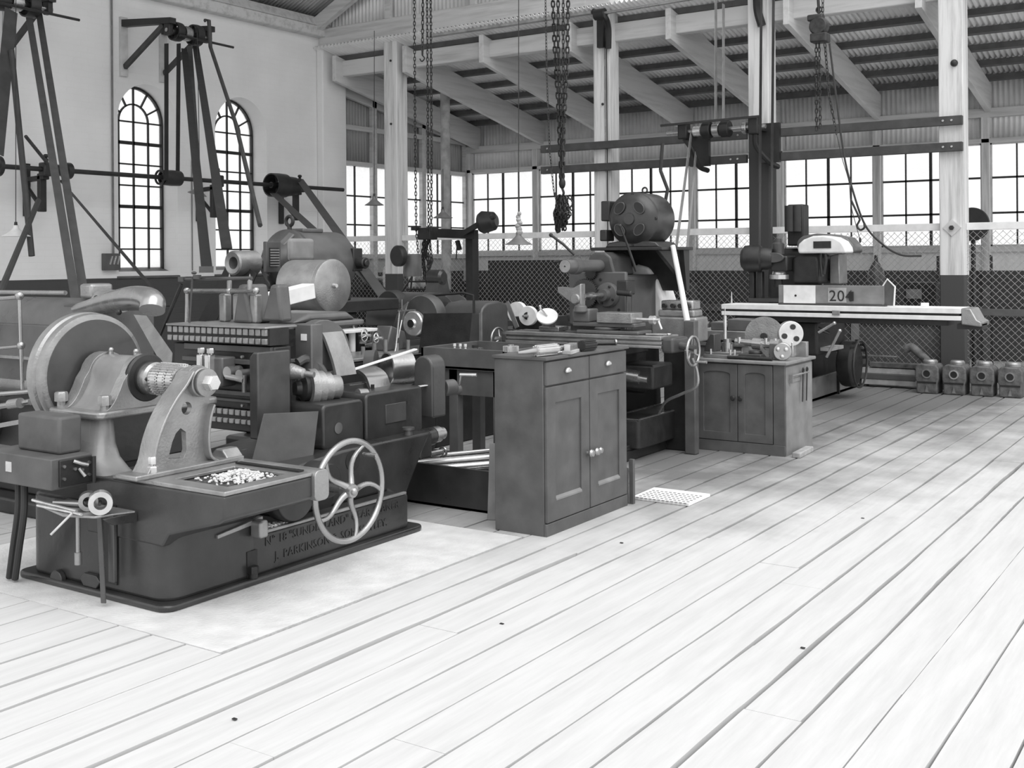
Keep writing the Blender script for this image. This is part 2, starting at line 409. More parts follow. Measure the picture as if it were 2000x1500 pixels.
# arched iron windows
def arched(n,x0,x1,z0,zs):
    y=YW+.34; r=(x1-x0)/2; cx=(x0+x1)/2; w=struct(thing('window_%d'%n,None,None,(cx,y,z0)))
    b=MB(); t=.022
    path=[(x0+.02,z0+.02),(x1-.02,z0+.02)]+arc(cx,zs,r-.02,0,180,18)
    for a,c in zip(path,path[1:]+path[:1]): b.slab((a[0],y,a[1]),(c[0],y,c[1]),.03,.05,up=(0,1,0))
    b.build('window_frame','black',w)
    b=MB(); cw=(x1-x0)/4; ri=cw
    for i in (1,2,3):
        top=zs if i!=2 else zs+r; b.slab((x0+i*cw,y,z0),(x0+i*cw,y,top),t,.03,up=(0,1,0))
    k=0; z=zs
    while z>z0+.1:
        b.slab((x0,y,z),(x1,y,z),.05 if k%3==1 else t,.03,up=(0,1,0)); z-=.315; k+=1
    ar=arc(cx,zs,ri,0,180,14)
    for a,c in zip(ar,ar[1:]): b.slab((a[0],y,a[1]),(c[0],y,c[1]),t,.03,up=(0,1,0))
    for a in (28,60,120,152):
        ca,sa=math.cos(math.radians(a)),math.sin(math.radians(a)); b.slab((cx+ri*ca,y,zs+ri*sa),(cx+r*ca,y,zs+r*sa),t,.03,up=(0,1,0))
    b.build('glazing_bars','black',w)
    MB().prism(archloop(x0,x1,z0,zs),'y',y+.016,y+.02).build('pane','glass',w)
for i,a in enumerate(AW): arched(i+1,*a)
# store back wall
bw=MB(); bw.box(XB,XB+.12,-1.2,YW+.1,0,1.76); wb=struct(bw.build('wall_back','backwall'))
def corr_wall(name,fixed,ax,a0,a1,z0f,z1f,m,parent,pitch=.078,amp=.015,n=6):
    """upright corrugated sheet; ax='y': runs along y at x=fixed; z0f,z1f functions of the running coordinate"""
    b=MB(); k=int((a1-a0)/pitch*n); lo=[];hi=[]
    for i in range(k+1):
        t=a0+(a1-a0)*i/k; q=amp*math.sin(2*PI*t/pitch)
        p=(lambda z:(fixed+q,t,z)) if ax=='y' else (lambda z:(t,fixed+q,z))
        lo.append(b.v(p(z0f(t)))); hi.append(b.v(p(z1f(t))))
    for i in range(k): b.face([lo[i],lo[i+1],hi[i+1],hi[i]])
    o=b.build(name,m,parent,smooth=80); so=o.modifiers.new('t','SOLIDIFY'); so.thickness=.002; return o
RS=.2
def roofz(x): return 5.26-RS*(x-XP)
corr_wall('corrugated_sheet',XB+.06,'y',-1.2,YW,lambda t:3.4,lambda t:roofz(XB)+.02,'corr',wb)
b=MB()
b.box(XB-.1,XB+.03,-1.2,YW,3.40,3.47); b.box(XB-.12,XB+.03,-1.2,YW,3.80,3.94); b.box(XB-.08,XB+.02,-1.2,YW,1.70,1.79)
b.build('rails','beam',wb,bev=.006)
SY=[13.55,11.93,10.28,8.58,6.93,5.28,3.6,1.95,.3,-1.2]
for y in SY: MB().box(XB-.1,XB+.02,y-.06,y+.06,1.2,3.95).build('stud','post',wb,bev=.005)
b=MB()
for z in (.75,): b.box(XB-.06,XB,-1.2,YW,z-.06,z+.06)
for y in SY: b.box(XB-.05,XB,y-.06,y+.06,0,1.2)
b.build('framing','wood',wb)
wi=3
for a,c in zip(SY,SY[1:]):
    y1,y0=a-.06,c+.06; w=struct(thing('window_%d'%wi,None,None,(XB,(y0+y1)/2,1.79))); wi+=1
    b=MB(); x=XB-.01; nC=4 if y1-y0>1.3 else 3
    for i in range(1,nC):
        yy=y0+(y1-y0)*i/nC; b.box(x-.015,x+.015,yy-(.022 if i==2 else .011),yy+(.022 if i==2 else .011),1.79,3.4)
    for z in (2.31,2.86): b.box(x-.015,x+.015,y0,y1,z-.016,z+.016)
    b.build('glazing_bars','dark',w)
    b=MB(); b.box(x-.02,x+.02,y0,y0+.025,1.79,3.4); b.box(x-.02,x+.02,y1-.025,y1,1.79,3.4); b.box(x-.02,x+.02,y0,y1,1.79,1.815); b.box(x-.02,x+.02,y0,y1,3.375,3.4)
    b.build('window_frame','timber',w)
    MB().box(x+.018,x+.021,y0,y1,1.79,3.4).build('pane','pane',w)
# store side wall, in line with the brick wall
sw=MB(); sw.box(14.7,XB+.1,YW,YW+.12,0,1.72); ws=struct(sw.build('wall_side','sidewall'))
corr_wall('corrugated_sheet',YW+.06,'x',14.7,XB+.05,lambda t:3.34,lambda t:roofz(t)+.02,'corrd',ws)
SX=[14.85,15.84,17.3,18.72]
b=MB(); b.box(14.8,XB,YW-.06,YW+.02,3.34,3.42); b.box(14.8,XB,YW-.06,YW+.02,3.98,4.07); b.box(14.8,XB,YW-.06,YW+.02,1.66,1.75)
b.quad([(14.7,YW-.03,roofz(14.7)-.62),(XB,YW-.03,roofz(XB)-.48),(XB,YW-.03,roofz(XB)-.3),(14.7,YW-.03,roofz(14.7)-.44)],.08)
b.build('rails','rafter',ws,bev=.006)
for x in SX: MB().box(x-.06,x+.06,YW-.07,YW+.02,1.2,roofz(x)-.4).build('stud','beam',ws,bev=.005)
for a,c in zip(SX,SX[1:]):
    x0,x1=a+.06,c-.06; w=struct(thing('window_%d'%wi,None,None,((x0+x1)/2,YW,1.75))); wi+=1
    b=MB(); nC=2 if x1-x0<1.1 else 3
    for i in range(1,nC): xx=x0+(x1-x0)*i/nC; b.box(xx-.012,xx+.012,YW-.02,YW+.01,1.75,3.34)
    for z in (2.28,2.8): b.box(x0,x1,YW-.02,YW+.01,z-.014,z+.014)
    b.build('glazing_bars','dark',w)
    MB().box(x0,x1,YW+.012,YW+.015,1.75,3.34).build('pane','pane',w)
# store roof: corrugated sheets with rafters and purlins
cl=None
b=MB(); pitch=.078; ya,yb=-1.3,YW+.1; n=int((yb-ya)/pitch*6); A=[];B=[]
for i in range(n+1):
    t=ya+(yb-ya)*i/n; q=.024*math.sin(2*PI*t/pitch); A.append(b.v((14.3,t,roofz(14.3)+q))); B.append(b.v((19.2,t,roofz(19.2)+q)))
for i in range(n): b.face([A[i],A[i+1],B[i+1],B[i]])
cl=struct(b.build('ceiling','corr',smooth=80)); so=cl.modifiers.new('t','SOLIDIFY'); so.thickness=.002
for y in (13.3,11.75,10.2,8.6,6.97,5.25,3.55,1.9,.25):
    MB().quad([(14.45,y,roofz(14.45)-.56),(XB-.05,y,roofz(XB)-.56),(XB-.05,y,roofz(XB)-.14),(14.45,y,roofz(14.45)-.14)][:2]+[(XB-.05,y,roofz(XB)-.12),(14.45,y,roofz(14.45)-.12)],.085).build('rafter','rafter',cl,bev=.005)
for i in range(7):
    x=14.75+i*.64; z=roofz(x); MB().quad([(x-.035,-1.2,z-.15),(x+.035,-1.2,z-.15-.014),(x+.035,-1.2,z-.02-.014),(x-.035,-1.2,z-.02)],.001)
    c=MB(); c.prism([(x-.04,z-.105),(x+.04,z-.121),(x+.04,z-.03),(x-.04,z-.022)],'y',-1.2,YW).build('purlin','wood',cl)
# main roof over the shop, seen only in the upper left corner
def mroof(y): return 5.95+(YW-y)*.5
b=MB(); xa,xb=0.2,14.7; n=int((xb-xa)/pitch*6); A=[];B=[];C_=[]
for i in range(n+1):
    t=xa+(xb-xa)*i/n; q=.024*math.sin(2*PI*t/pitch); A.append(b.v((t,YW+.35,mroof(YW+.35)+q))); B.append(b.v((t,6.0,mroof(6.)+q)))  # roof stops short here, unseen rest left open so daylight enters from the right
for i in range(n): b.face([A[i],A[i+1],B[i+1],B[i]])
mr=struct(b.build('ceiling','corr',smooth=80)); so=mr.modifiers.new('t','SOLIDIFY'); so.thickness=.002
for y in (13.0,12.1,11.2,10.3,9.4,8.5): MB().box(.2,14.6,y-.04,y+.04,mroof(y)-.16,mroof(y)-.03).build('purlin','rafter',mr)
for x in (14.3,9.9,5.6): MB().slab((x,13.6,mroof(13.6)-.3),(x,6,mroof(6)-.3),.12,.22).build('rafter','beam',mr)
# gable: tie beam, corrugated infill, second beam
corr_wall('wall_gable',14.62,'y',5.0,13.78,lambda t:5.66,lambda t:mroof(t)-.05,'corr',None); struct(bpy.data.objects['wall_gable'])
g=bpy.data.objects['wall_gable']
for y in (12.15,10.4,8.4): MB().box(14.5,14.58,y-.05,y+.05,5.66,mroof(y)-.2).build('stud','beam',g)
t1=struct(MB().box(14.44,14.6,7.9,13.75,5.36,5.66).build('trim_1','beam',bev=.015)); MB().box(14.42,14.44,8.3,13.6,5.36,5.5).build('flitch','beam',t1)
struct(MB().box(14.62,14.78,-1.2,13.5,4.83,5.10).build('trim_2','beam',bev=.015))
struct(MB().box(14.40,14.5,8.2,11.25,5.24,5.34).build('trim_3','plank',bev=.01))
# posts
for (ya,yb,zt,lab) in ((11.92,12.20,5.36,'whitewashed square timber post nearest the brick wall, chains hanging beside it'),(7.91,8.19,5.75,'whitewashed square timber post with iron bracket near its top, behind the round motor'),
        (5.50,5.79,5.75,'whitewashed timber post with two long belts passing in front of it'),(3.03,3.32,5.9,'cracked whitewashed timber post at right with a square washer bolted on')):
    p=thing('timber_post',lab,'post',(14.6,(ya+yb)/2,0))
    MB().box(14.46,14.74,ya,yb,0,zt).build('shaft','postdark' if 5<ya<6 else 'post',p,bev=.012)
    if ya>7: 
        for z in (4.95,3.9): MB().hexn((14.46,ya+.12,z),(-1,0,0),.02,.02).build('bolt','dark',p)
    if ya<3.1:
        MB(Matrix.Translation((14.45,3.17,1.99))@Matrix.Rotation(PI/4,4,'X')).box(-.008,.008,-.075,.075,-.075,.075).build('washer','timber',p)
        MB().hexn((14.44,3.17,1.99),(-1,0,0),.03,.03).build('bolt','dark',p)
        MB().ball((14.45,3.13,4.0),.045).build('knot','dark',p); MB().ball((14.45,3.2,5.05),.055).build('knot','dark',p)
# dark double rails across the posts
for y0,y1,labs in ((5.79,9.06,('upper dark timber rail running left from the belt post','lower dark timber rail running left from the belt post')),(3.03,5.5,('upper dark timber rail between the two right-hand posts','lower dark timber rail between the two right-hand posts'))):
    for (z0,z1),lab in zip(((3.24,3.35),(2.92,3.03)),labs):
        r=thing('timber_rail',lab,'rail',(14.4,(y0+y1)/2,z0)); MB().box(14.37,14.45,y0-(.0 if y0>4 else 0),y1,z0,z1).build('plank','timberd',r,bev=.004)
        for y in (y0+.12,y0+.22,y1-.12): MB().hexn((14.37,y,(z0+z1)/2),(-1,0,0),.015,.012).build('bolt','steel',r)
# wire fence with white top rail
def fence(y0,y1,lab,panel=True,low=0.):
    f=thing('wire_fence',lab,'fence',(14.6,(y0+y1)/2,0),group=None)
    b=MB(); h=1.95; w=y1-y0; st=.085; x=14.6
    k=-int(h/st)-1
    while k*st<w:
        for sgn in (1,-1):
            a=k*st; lo=max(0,-a); hi=min(h,w-a)
            if hi>lo+.01:
                if sgn==1: p,q=(x,y0+a+lo,lo),(x,y0+a+hi,hi)
                else: p,q=(x+.004,y1-a-lo,lo),(x+.004,y1-a-hi,hi)
                b.tube([p,q],.0028,3)
        k+=1
    b.build('wire_mesh','wire',f)
    MB().box(14.56,14.62,y0+.003,y1-.003,1.96,2.05).build('top_rail','white',f,bev=.004)
    if panel: MB().box(14.63,14.66,y0,y1,0,.82).build('lower_panel','wood',f); MB().box(14.6,14.63,y0,y1,.78,.87).box(14.6,14.63,(y0+y1)/2-.05,(y0+y1)/2+.05,0,.8).build('panel_rail','woodlt',f)
    return f
fence(12.2,13.5,'wire mesh fence with white rail between the brick wall and the first post',False)
fence(8.19,11.92,'wire mesh fence with white rail behind the hanging lamp and long tool store',False)
fence(5.79,7.91,'wire mesh fence with white rail behind the round motor',False)
fence(3.32,5.5,'wire mesh fence with white rail and boarded lower panel behind the long milling table',True)
f=fence(-1.2,3.03,'wire mesh fence to the right of the cracked post at the picture edge',False)
MB().box(14.56,14.6,-1.2,3.03,.92,1.0).build('middle_rail','wood',f)
# ================================================================ GEAR PLANING MACHINE (foreground left)
g=thing('gear_planing_machine','big dark machine with spoked handwheel and raised lettering, standing on the pale concrete pad','machine',(4.4,4.8,0))
def sect(y0,y1,x0,x1): return rrect(x0,x1,y0,y1,.06,5)
# bed: plinth, headstock block, overhanging table
b=MB(); b.prism(rrect(3.46,5.42,4.26,5.46,.07,5),'z',.002,.035)
o=b.build('foot_flange','paint',g,bev=.012,seg=3)
b=MB(); b.prism(rrect(3.50,4.12,4.30,5.40,.10,6),'z',.03,.45); b.build('bed','paint',g,bev=.02,seg=3)
b=MB()
b.prism([(4.325,.30),(4.28,.36),(3.94,.455),(3.90,.48),(3.90,.585),(4.9,.585),(4.9,.30)],'x',3.496,4.06)
b.build('overhanging_table','paint',g,bev=.012,seg=3)
b=MB(); b.prism([(3.5,4.7),(3.5,3.9),(4.06,3.9),(4.06,4.7)],'z',.585,.605,[[(3.60,4.36),(3.60,3.99),(3.98,3.99),(3.98,4.36)]]); b.build('table_rim','cast',g,bev=.005)
b=MB(); 
b.box(3.60,3.98,3.99,4.0,.5,.60)
rnd=random.Random(5)
for i in range(520):
    x=rnd.gauss(3.84,.07); y=rnd.gauss(4.17,.07)
    if 3.62<x<3.97 and 4.01<y<4.34: b.ball((x,y,.592+rnd.uniform(0,.035)*math.exp(-((x-3.84)**2+(y-4.17)**2)/.008)),rnd.uniform(.004,.010),6,(1.2,1,.7))
h=b.build('swarf_heap','chips',g,smooth=60); h['kind']='stuff'
b=MB(); b.prism(rrect(4.06,4.16,.46,.612,.03,4),'y',3.88,4.75); b.build('slideway','cast',g,bev=.004)
b=MB(); b.box(4.02,4.055,3.95,4.4,.607,.614); b.build('tee_slot','black',g)
# lower casting with lettering
b=MB(); b.prism(rrect(4.02,5.31,4.306,5.40,.02,5),'z',.03,.235); b.build('bed','paint',g,bev=.015,seg=3)
b=MB(); b.prism([(4.05,.235),(5.29,.235),(5.29,.25),(4.1,.25)],'y',4.305,4.33); b.build('top_lip','cast',g,bev=.004)
b=MB(); b.prism([(3.8,.28),(4.1,.31),(4.1,.335),(3.8,.30)],'y',4.285,4.315); b.build('bed_ledge','cast',g,bev=.003)
b=MB()
for i in range(260):
    x=4.10+rnd.random()*.28; b.ball((x,4.335+rnd.random()*.05,.238+rnd.uniform(0,.02)),rnd.uniform(.004,.008),6,(1.2,1,.6))
b.build('swarf_heap','chips',g)['kind']='stuff'
for line,x,z in (('N° 18 "SUNDERLAND" GEAR PLANER',4.13,.172),('J. PARKINSON & SON SHIPLEY.',4.20,.085)):
    for wd in line.split():
        o=text_mesh('raised_lettering',wd,.062,'paint',g,(x,4.3045,z),X_,Z_,.004,1.06); x+=max(v.co.x for v in o.data.vertices)-min(v.co.x for v in o.data.vertices)+.03
# bolt pockets
b=MB(); b.box(4.0,4.07,4.296,4.3,.04,.17); b.build('bolt_pocket','black',g)
MB().cyl((4.03,4.285,.035),(4.03,4.285,.085),.024,seg=12).hexn((4.03,4.285,.06),Z_,.03,.035).build('foundation_bolt','dark',g)
MB().prism(arc(5.12,.03,.05,0,180,8),'x',3.47,3.5).build('bolt_lug','paint',g,bev=.004)
MB().prism([(4.80,.035),(4.90,.035),(4.93,.07),(4.90,.10),(4.80,.10),(4.77,.07)],'x',3.475,3.5).build('bolt_lug','paint',g,bev=.004)
# dark slot in the end face
b=MB(); b.box(3.492,3.502,4.66,4.76,.07,.46); b.build('end_slot','black',g)
# small lug and square nut on the front ledge
MB().box(4.02,4.08,4.22,4.3,.24,.33).build('stop_lug','cast',g,bev=.015,seg=3)
# headstock column
def loft(name,rings,m,parent,bev=0,smooth=50):
    b=MB(); R=[[b.v(p) for p in r] for r in rings]; n=len(R[0])
    for A,B in zip(R,R[1:]):
        for i in range(n): b.face([A[i],A[(i+1)%n],B[(i+1)%n],B[i]])
    b.face(R[0]); b.face(R[-1]); return b.build(name,m,parent,bev=bev,smooth=smooth)
prof=[(.56,3.50,4.72),(.60,3.515,4.80),(.65,3.54,4.87),(.72,3.575,4.905),(.80,3.595,4.915),(.845,3.60,4.92)]
loft('headstock_column',[[(x,y,z) for x,y in rrect(x0,3.70,y0,5.32,.05,5)] for z,x0,y0 in prof],'grey',g)
MB().box(3.66,4.32,5.03,5.31,.58,.845).build('column_back','paint2',g,bev=.01)
b=MB(); b.prism(rrect(3.565,4.36,4.885,5.34,.05,5),'z',.845,.885); b.build('column_flange','cast',g,bev=.012,seg=3)
AX,AZ=3.87,1.035
def cheek(y0,y1,m='cast'):
    p=[(3.60,.885)]
    p+=[(3.60+.02*k,.885+.004*k*k) for k in range(1,7)]
    p+=[(AX+.125*math.cos(math.radians(a)),AZ+.125*math.sin(math.radians(a))) for a in range(165,-31,-15)]
    p+=[(4.15,.885)]
    return MB().prism(p,'y',y0,y1)
cheek(4.90,4.965).build('headstock_cheek','cast',g,bev=.01,seg=3)
cheek(5.22,5.30).build('headstock_cheek','cast',g,bev=.01,seg=3)
b=MB(); b.prism([(3.63,.885)]+[(3.63+.02*k,.885+.0036*k*k) for k in range(1,7)]+[(AX+.113*math.cos(math.radians(a)),AZ+.113*math.sin(math.radians(a))) for a in range(165,-31,-15)]+[(4.13,.885)],'y',4.96,5.23); b.cyl((AX,4.96,AZ),(AX,5.23,AZ),.10,seg=28); b.build('headstock_web','grey',g,bev=.004)
b=MB(); b.lathe([(0,0),(.125,0),(.13,.02),(.12,.03),(.09,.035),(.09,.05),(0,.05)],(AX,4.925,AZ),(0,-1,0),32); b.build('bearing_ring','dark',g)
for x,y in ((3.63,4.93),(3.62,5.28)): MB().cyl((x,y,.885),(x,y,.955),.022,seg=12).hexn((x,y,.915),Z_,.034,.05).build('column_bolt','cast',g)
for y in (4.99,5.2): MB().cyl((AX,y,AZ+.10),(AX,y,AZ+.135),.014,seg=10).ball((AX,y,AZ+.135),.016,10).build('oil_cup','steel',g)
# big round worm-wheel guard
b=MB(); b.lathe([(0,0),(.30,0),(.325,.012),(.33,.03),(.33,.05),(.318,.06),(.335,.075),(.335,.125),(.31,.14),(0,.14)],(AX,5.335,AZ),(0,1,0),64); b.build('wheel_guard','cast',g,smooth=30)
b=MB(); b.lathe([(0,0),(.296,0),(.296,.006),(0,.006)],(AX,5.33,AZ),(0,1,0),64); b.build('guard_face','paint2',g)
# work arbor: collars, gear blanks, washer, nut
b=MB(); b.lathe([(0,0),(.085,0),(.085,.045),(.07,.055),(.07,.08),(.055,.085),(0,.085)],(AX,4.875,AZ),(0,-1,0),32); b.build('spindle_nose','steel',g)
for i in range(3):
    MB().hexn((AX+.065*math.cos(i*2.1+1),4.825,AZ+.065*math.sin(i*2.1+1)),(0,-1,0),.012,.012).build('nose_bolt','dark',g)
for y in (4.735,4.675,4.615):
    MB().gear((AX,y,AZ),(0,1,0),.088,.052,34,.012).build('gear_blank','bright',g,smooth=20)
MB().lathe([(0,0),(.065,0),(.06,.05),(.05,.06),(0,.06)],(AX,4.61,AZ),(0,-1,0),28).build('arbor_collar','steel',g)
MB().cyl((AX,4.8,AZ),(AX,4.38,AZ),.028,seg=16).build('work_arbor','steel',g)
MB().lathe([(0,0),(.066,0),(.07,.008),(.07,.018),(.045,.024),(0,.024)],(AX,4.45,AZ),(0,-1,0),32).build('washer','cast',g)
MB().hexn((AX,4.426,AZ),(0,-1,0),.042,.05).build('arbor_nut','bright',g)
# outboard bracket: curved A-frame casting
def mirror_outline():
    L=[(p.x,p.z) for p in curve([KY(290,932,4.45),KY(303,903,4.45),KY(311,865,4.45),KY(326,822,4.45),KY(347,782,4.45),KY(368,752,4.45)],4)]
    L+=[(AX+.085*math.cos(math.radians(a)),AZ+.085*math.sin(math.radians(a))) for a in range(135,-31,-15)]
    L+=[(p.x,p.z) for p in curve([KY(422,790,4.45),KY(414,820,4.45),KY(411,862,4.45),KY(415,890,4.45),KY(428,900,4.45),KY(445,904,4.45)],3)]
    return L
_h=KY(378,799,4.45); hole1=circ(_h.x,_h.z,.032,18); hole2=[(p.x,p.z) for p in (KY(342,898,4.45),KY(350,865,4.45),KY(357,848,4.45),KY(366,838,4.45),KY(376,845,4.45),KY(378,880,4.45),KY(372,897,4.45))]
MB().prism(mirror_outline()+[(4.10,.605),(3.47,.605)],'y',4.50,4.535,[hole1,hole2]).build('outboard_bracket','cast',g,bev=.006,seg=3)
# flange rim of the bracket along the outer curve
ol=mirror_outline(); 
b=MB(); pts=[(x,z) for x,z in ol[:22]]
b.ribbon([(x,4.515,z) for x,z in pts],(0,.12,0),.014)
b.build('bracket_rim','cast',g,bev=.004)
b=MB(); pts=ol[-16:]
b.ribbon([(x,4.515,z) for x,z in pts],(0,.12,0),.014)
b.build('bracket_rim','cast',g,bev=.004)
MB().cyl((AX,4.46,AZ),(AX,4.58,AZ),.075,seg=28).build('bracket_boss','cast',g,bev=.006)
MB().prism([(3.44,4.44),(4.12,4.44),(4.12,4.60),(3.44,4.60)],'z',.605,.63).build('bracket_foot','cast',g,bev=.006)
MB().cyl((3.56,4.47,.63),(3.56,4.47,.70),.014,seg=10).hexn((3.56,4.47,.63),Z_,.028,.03).hexn((3.56,4.47,.67),Z_,.022,.035).build('foot_bolt','bright',g)
MB().prism([(4.46,.605),(4.46,.63),(4.50,.67),(4.55,.67),(4.59,.63),(4.59,.605)],'x',4.02,4.13).build('foot_clamp','cast',g,bev=.008,seg=3)
# strap from the overhead arm to the arbor
MB().quad([KX(262,616,4.30),KX(287,618,4.30),KX(336,688,4.05),KX(334,712,4.02),KX(316,712,4.02)],.012).build('guard_arm','cast',g)
# handwheel
hw=MB(); HC_=V((4.487,4.04,.425)); hw.ring(HC_,(0,1,0),.262,.017,48,10); hw.build('handwheel_rim','steel',g,smooth=60)
for k in range(5):
    a=math.radians(62+72*k); b=MB(); pts=[]
    for t in range(9):
        f=t/8; rr=.03+.232*f; aa=a+.28*math.sin(f*PI)*(1-f*.3); pts.append(HC_+V((math.cos(aa)*rr,.03*math.sin(f*PI*.9)*(1-f),math.sin(aa)*rr)))
    b.tube(pts,[.019-.007*math.sin(f/8*PI*.5) for f in range(9)],8); b.build('handwheel_spoke','steel',g,smooth=60)
b=MB(); b.lathe([(0,-.03),(.035,-.03),(.04,-.01),(.04,.04),(.03,.05),(.024,.06),(.024,.33)],HC_,(0,1,0),24); b.ball(HC_-V((0,.03,0)),.022,12); b.build('handwheel_hub','steel',g)
MB().cyl(HC_+V((.21*math.cos(1.0),-.09,.21*math.sin(1.0))),HC_+V((.21*math.cos(1.0),0,.21*math.sin(1.0))),.012,.012,12).build('handwheel_handle','steel',g)
b=MB(); b.lathe([(0,0),(.14,0),(.15,.02),(.15,.10),(0,.10)],(4.36,4.30,.40),(0,1,0),36); b.build('feed_boss','paint',g,bev=.004)
b=MB(); b.lathe([(0,0),(.09,0),(.1,.02),(.1,.14),(0,.14)],(4.53,4.22,.45),(0,1,0),30); b.build('index_dial','dark',g,bev=.004)
# rear saddle and upper gearbox
b=MB(); b.prism([(4.42,.235),(5.30,.235),(5.45,.127+.02),(5.70,.50),(5.74,.54),(4.9,.54),(4.42,.50)],'y',4.46,5.3); b.build('saddle','paint',g,bev=.015)
MB().prism(arc(4.72,.36,.09,0,180,10)+arc(4.72,.30,.09,180,360,10),'y',4.452,4.46).build('saddle_opening','black',g)
MB().cyl((4.98,4.455,.47),(4.98,4.465,.47),.06,seg=24).build('saddle_opening','black',g)
b=MB(); b.prism(rrect(4.86,5.22,.53,.80,.035,4),'y',4.58,5.1); b.build('gearbox_cover','paint',g,bev=.014,seg=3)
b=MB(); b.prism(rrect(5.24,5.80,.52,.825,.035,4),'y',4.58,5.1); b.build('gearbox_cover','paint',g,bev=.014,seg=3)
MB().lathe([(0,0),(.03,0),(.034,.004),(0,.01)],(4.99,4.58,.65),(0,-1,0),20).build('maker_badge','paint3',g)
MB().box(5.42,5.62,4.572,4.582,.62,.74).build('name_plate','paint2',g,bev=.003)
MB().box(4.86,5.80,4.56,5.12,.50,.535).build('gearbox_base','paint',g,bev=.008)
for x in (5.08,5.5): MB().cyl((x,4.75,.82),(x,4.75,.85),.012,seg=8).build('cover_knob','dark',g)
b=MB(); b.cyl((5.55,4.5,.47),(5.55,4.5,.58),.028,seg=16).cyl((5.55,4.5,.575),(5.55,4.5,.59),.04,seg=16).cyl((5.5,4.5,.50),(5.7,4.5,.50),.035,seg=14); b.build('oil_filler','paint2',g)
# rear drive shaft end with knurled collar and small crank
b=MB(); b.cyl((5.78,4.62,.47),(5.95,4.62,.47),.06,seg=24).box(5.7,5.82,4.52,4.75,.36,.52); b.build('rear_bearing','paint',g,bev=.01)
MB().lathe([(0,0),(.055,0),(.055,.06),(.042,.065),(.042,.11),(.03,.12),(0,.12)],(5.95,4.62,.475),X_,24).build('shaft_end','steel',g)
MB().tube([(5.78,4.6,.36),(5.93,4.58,.36),(5.99,4.57,.36)],.022,10).ring((6.0,4.57,.36),X_,.03,.008,16,6).build('drain_pipe','steel',g)
# swarf guard sheet
P=[KX(515,808,4.52),KX(622,803,4.83),KX(607,932,4.72),KX(490,905,4.42)]
MB().quad(P,.006).build('swarf_guard','paint2',g,bev=.002)
# cutter slide: two toothed T-slotted rails, uprights, tool head
XS=4.72
b=MB(); b.box(XS,XS+.14,4.83,5.72,.62,1.14); b.build('cutter_frame','dark',g,bev=.01)
for z0,z1,nm in ((1.205,1.245,'slotted_rail'),(1.155,1.19,'slotted_rail'),(.725,.76,'slotted_rail'),(.675,.705,'slotted_rail')):
    b=MB(); y=4.84 if z0>1 else 4.86; n=17; st=.052
    for i in range(n):
        b.box(XS-.05,XS+.12,y+i*st+.006,y+(i+1)*st-.006,z0,z1)
    b.build(nm,'cast',g,bev=.004)
b=MB(); b.box(XS-.035,XS+.12,4.83,5.73,1.15,1.247).box(XS-.035,XS+.12,4.85,5.73,.67,.76); b.build('rail_backing','black',g)
MB().box(XS-.06,XS+.2,4.84,5.72,1.247,1.26).build('rail_cap','cast',g,bev=.004)
b=MB(); b.box(XS-.02,XS+.02,4.84,5.6,1.10,1.14).box(XS-.035,XS+.02,4.84,5.6,1.03,1.06).box(XS-.03,XS+.02,4.84,5.6,.96,1.0).box(XS-.03,XS+.02,4.84,5.6,.84,.87).box(XS-.025,XS,4.84,5.6,.80,.82)
b.build('slide_ways','paint2',g,bev=.004)
for z in (1.075,.785):
    for i in range(3): MB().cyl((XS-.02,4.9+.085*i,z),(XS-.035,4.9+.085*i,z),.009,seg=8).build('gib_screw','cast',g)
b=MB(); b.prism([(4.80,.62),(4.87,.62),(4.87,1.09),(4.84,1.12),(4.80,1.12)],'x',XS-.16,XS+.1); b.build('slide_end','paint2',g,bev=.008)
b=MB(); b.ribbon(curve([KX(522,664,4.85),KX(534,680,4.85),KX(541,700,4.85),KX(549,722,4.85),KX(560,730,4.85)],5),(.09,0,0),.025); b.build('end_bracket','cast',g,smooth=60)
b=MB(); b.lathe([(0,0),(.055,0),(.05,.05),(.03,.13),(.018,.14),(.018,.2),(0,.2)],KX(556,724,4.85),V((.25,-1,-.1)),20); b.build('end_cone','cast',g)
# tool head on the slide
b=MB(); b.box(XS-.13,XS-.02,5.13,5.36,.90,1.075); b.build('tool_head','paint3',g,bev=.01)
for y in (5.29,5.22): MB().box(XS-.17,XS-.12,y-.022,y+.022,.93,1.09).build('tool_clamp','bright',g,bev=.006)
for y in (5.29,5.21): MB().cyl((XS-.145,y,1.09),(XS-.145,y,1.12),.018,seg=12).hexn((XS-.145,y,1.1),Z_,.024,.03).build('clamp_nut','steel',g)
b=MB(); b.cyl((XS-.13,5.09,.99),(XS-.03,5.09,.99),.035,seg=16).cyl((XS-.12,5.0,.98),(XS-.02,5.0,.98),.03,seg=16); b.tube([(XS-.12,5.10,.965),(XS-.125,5.02,.96),(XS-.125,4.95,.95)],.018,10); b.cyl((XS-.12,4.955,.98),(XS-.12,4.955,.88),.014,seg=10); b.build('tool_lever','steel',g)
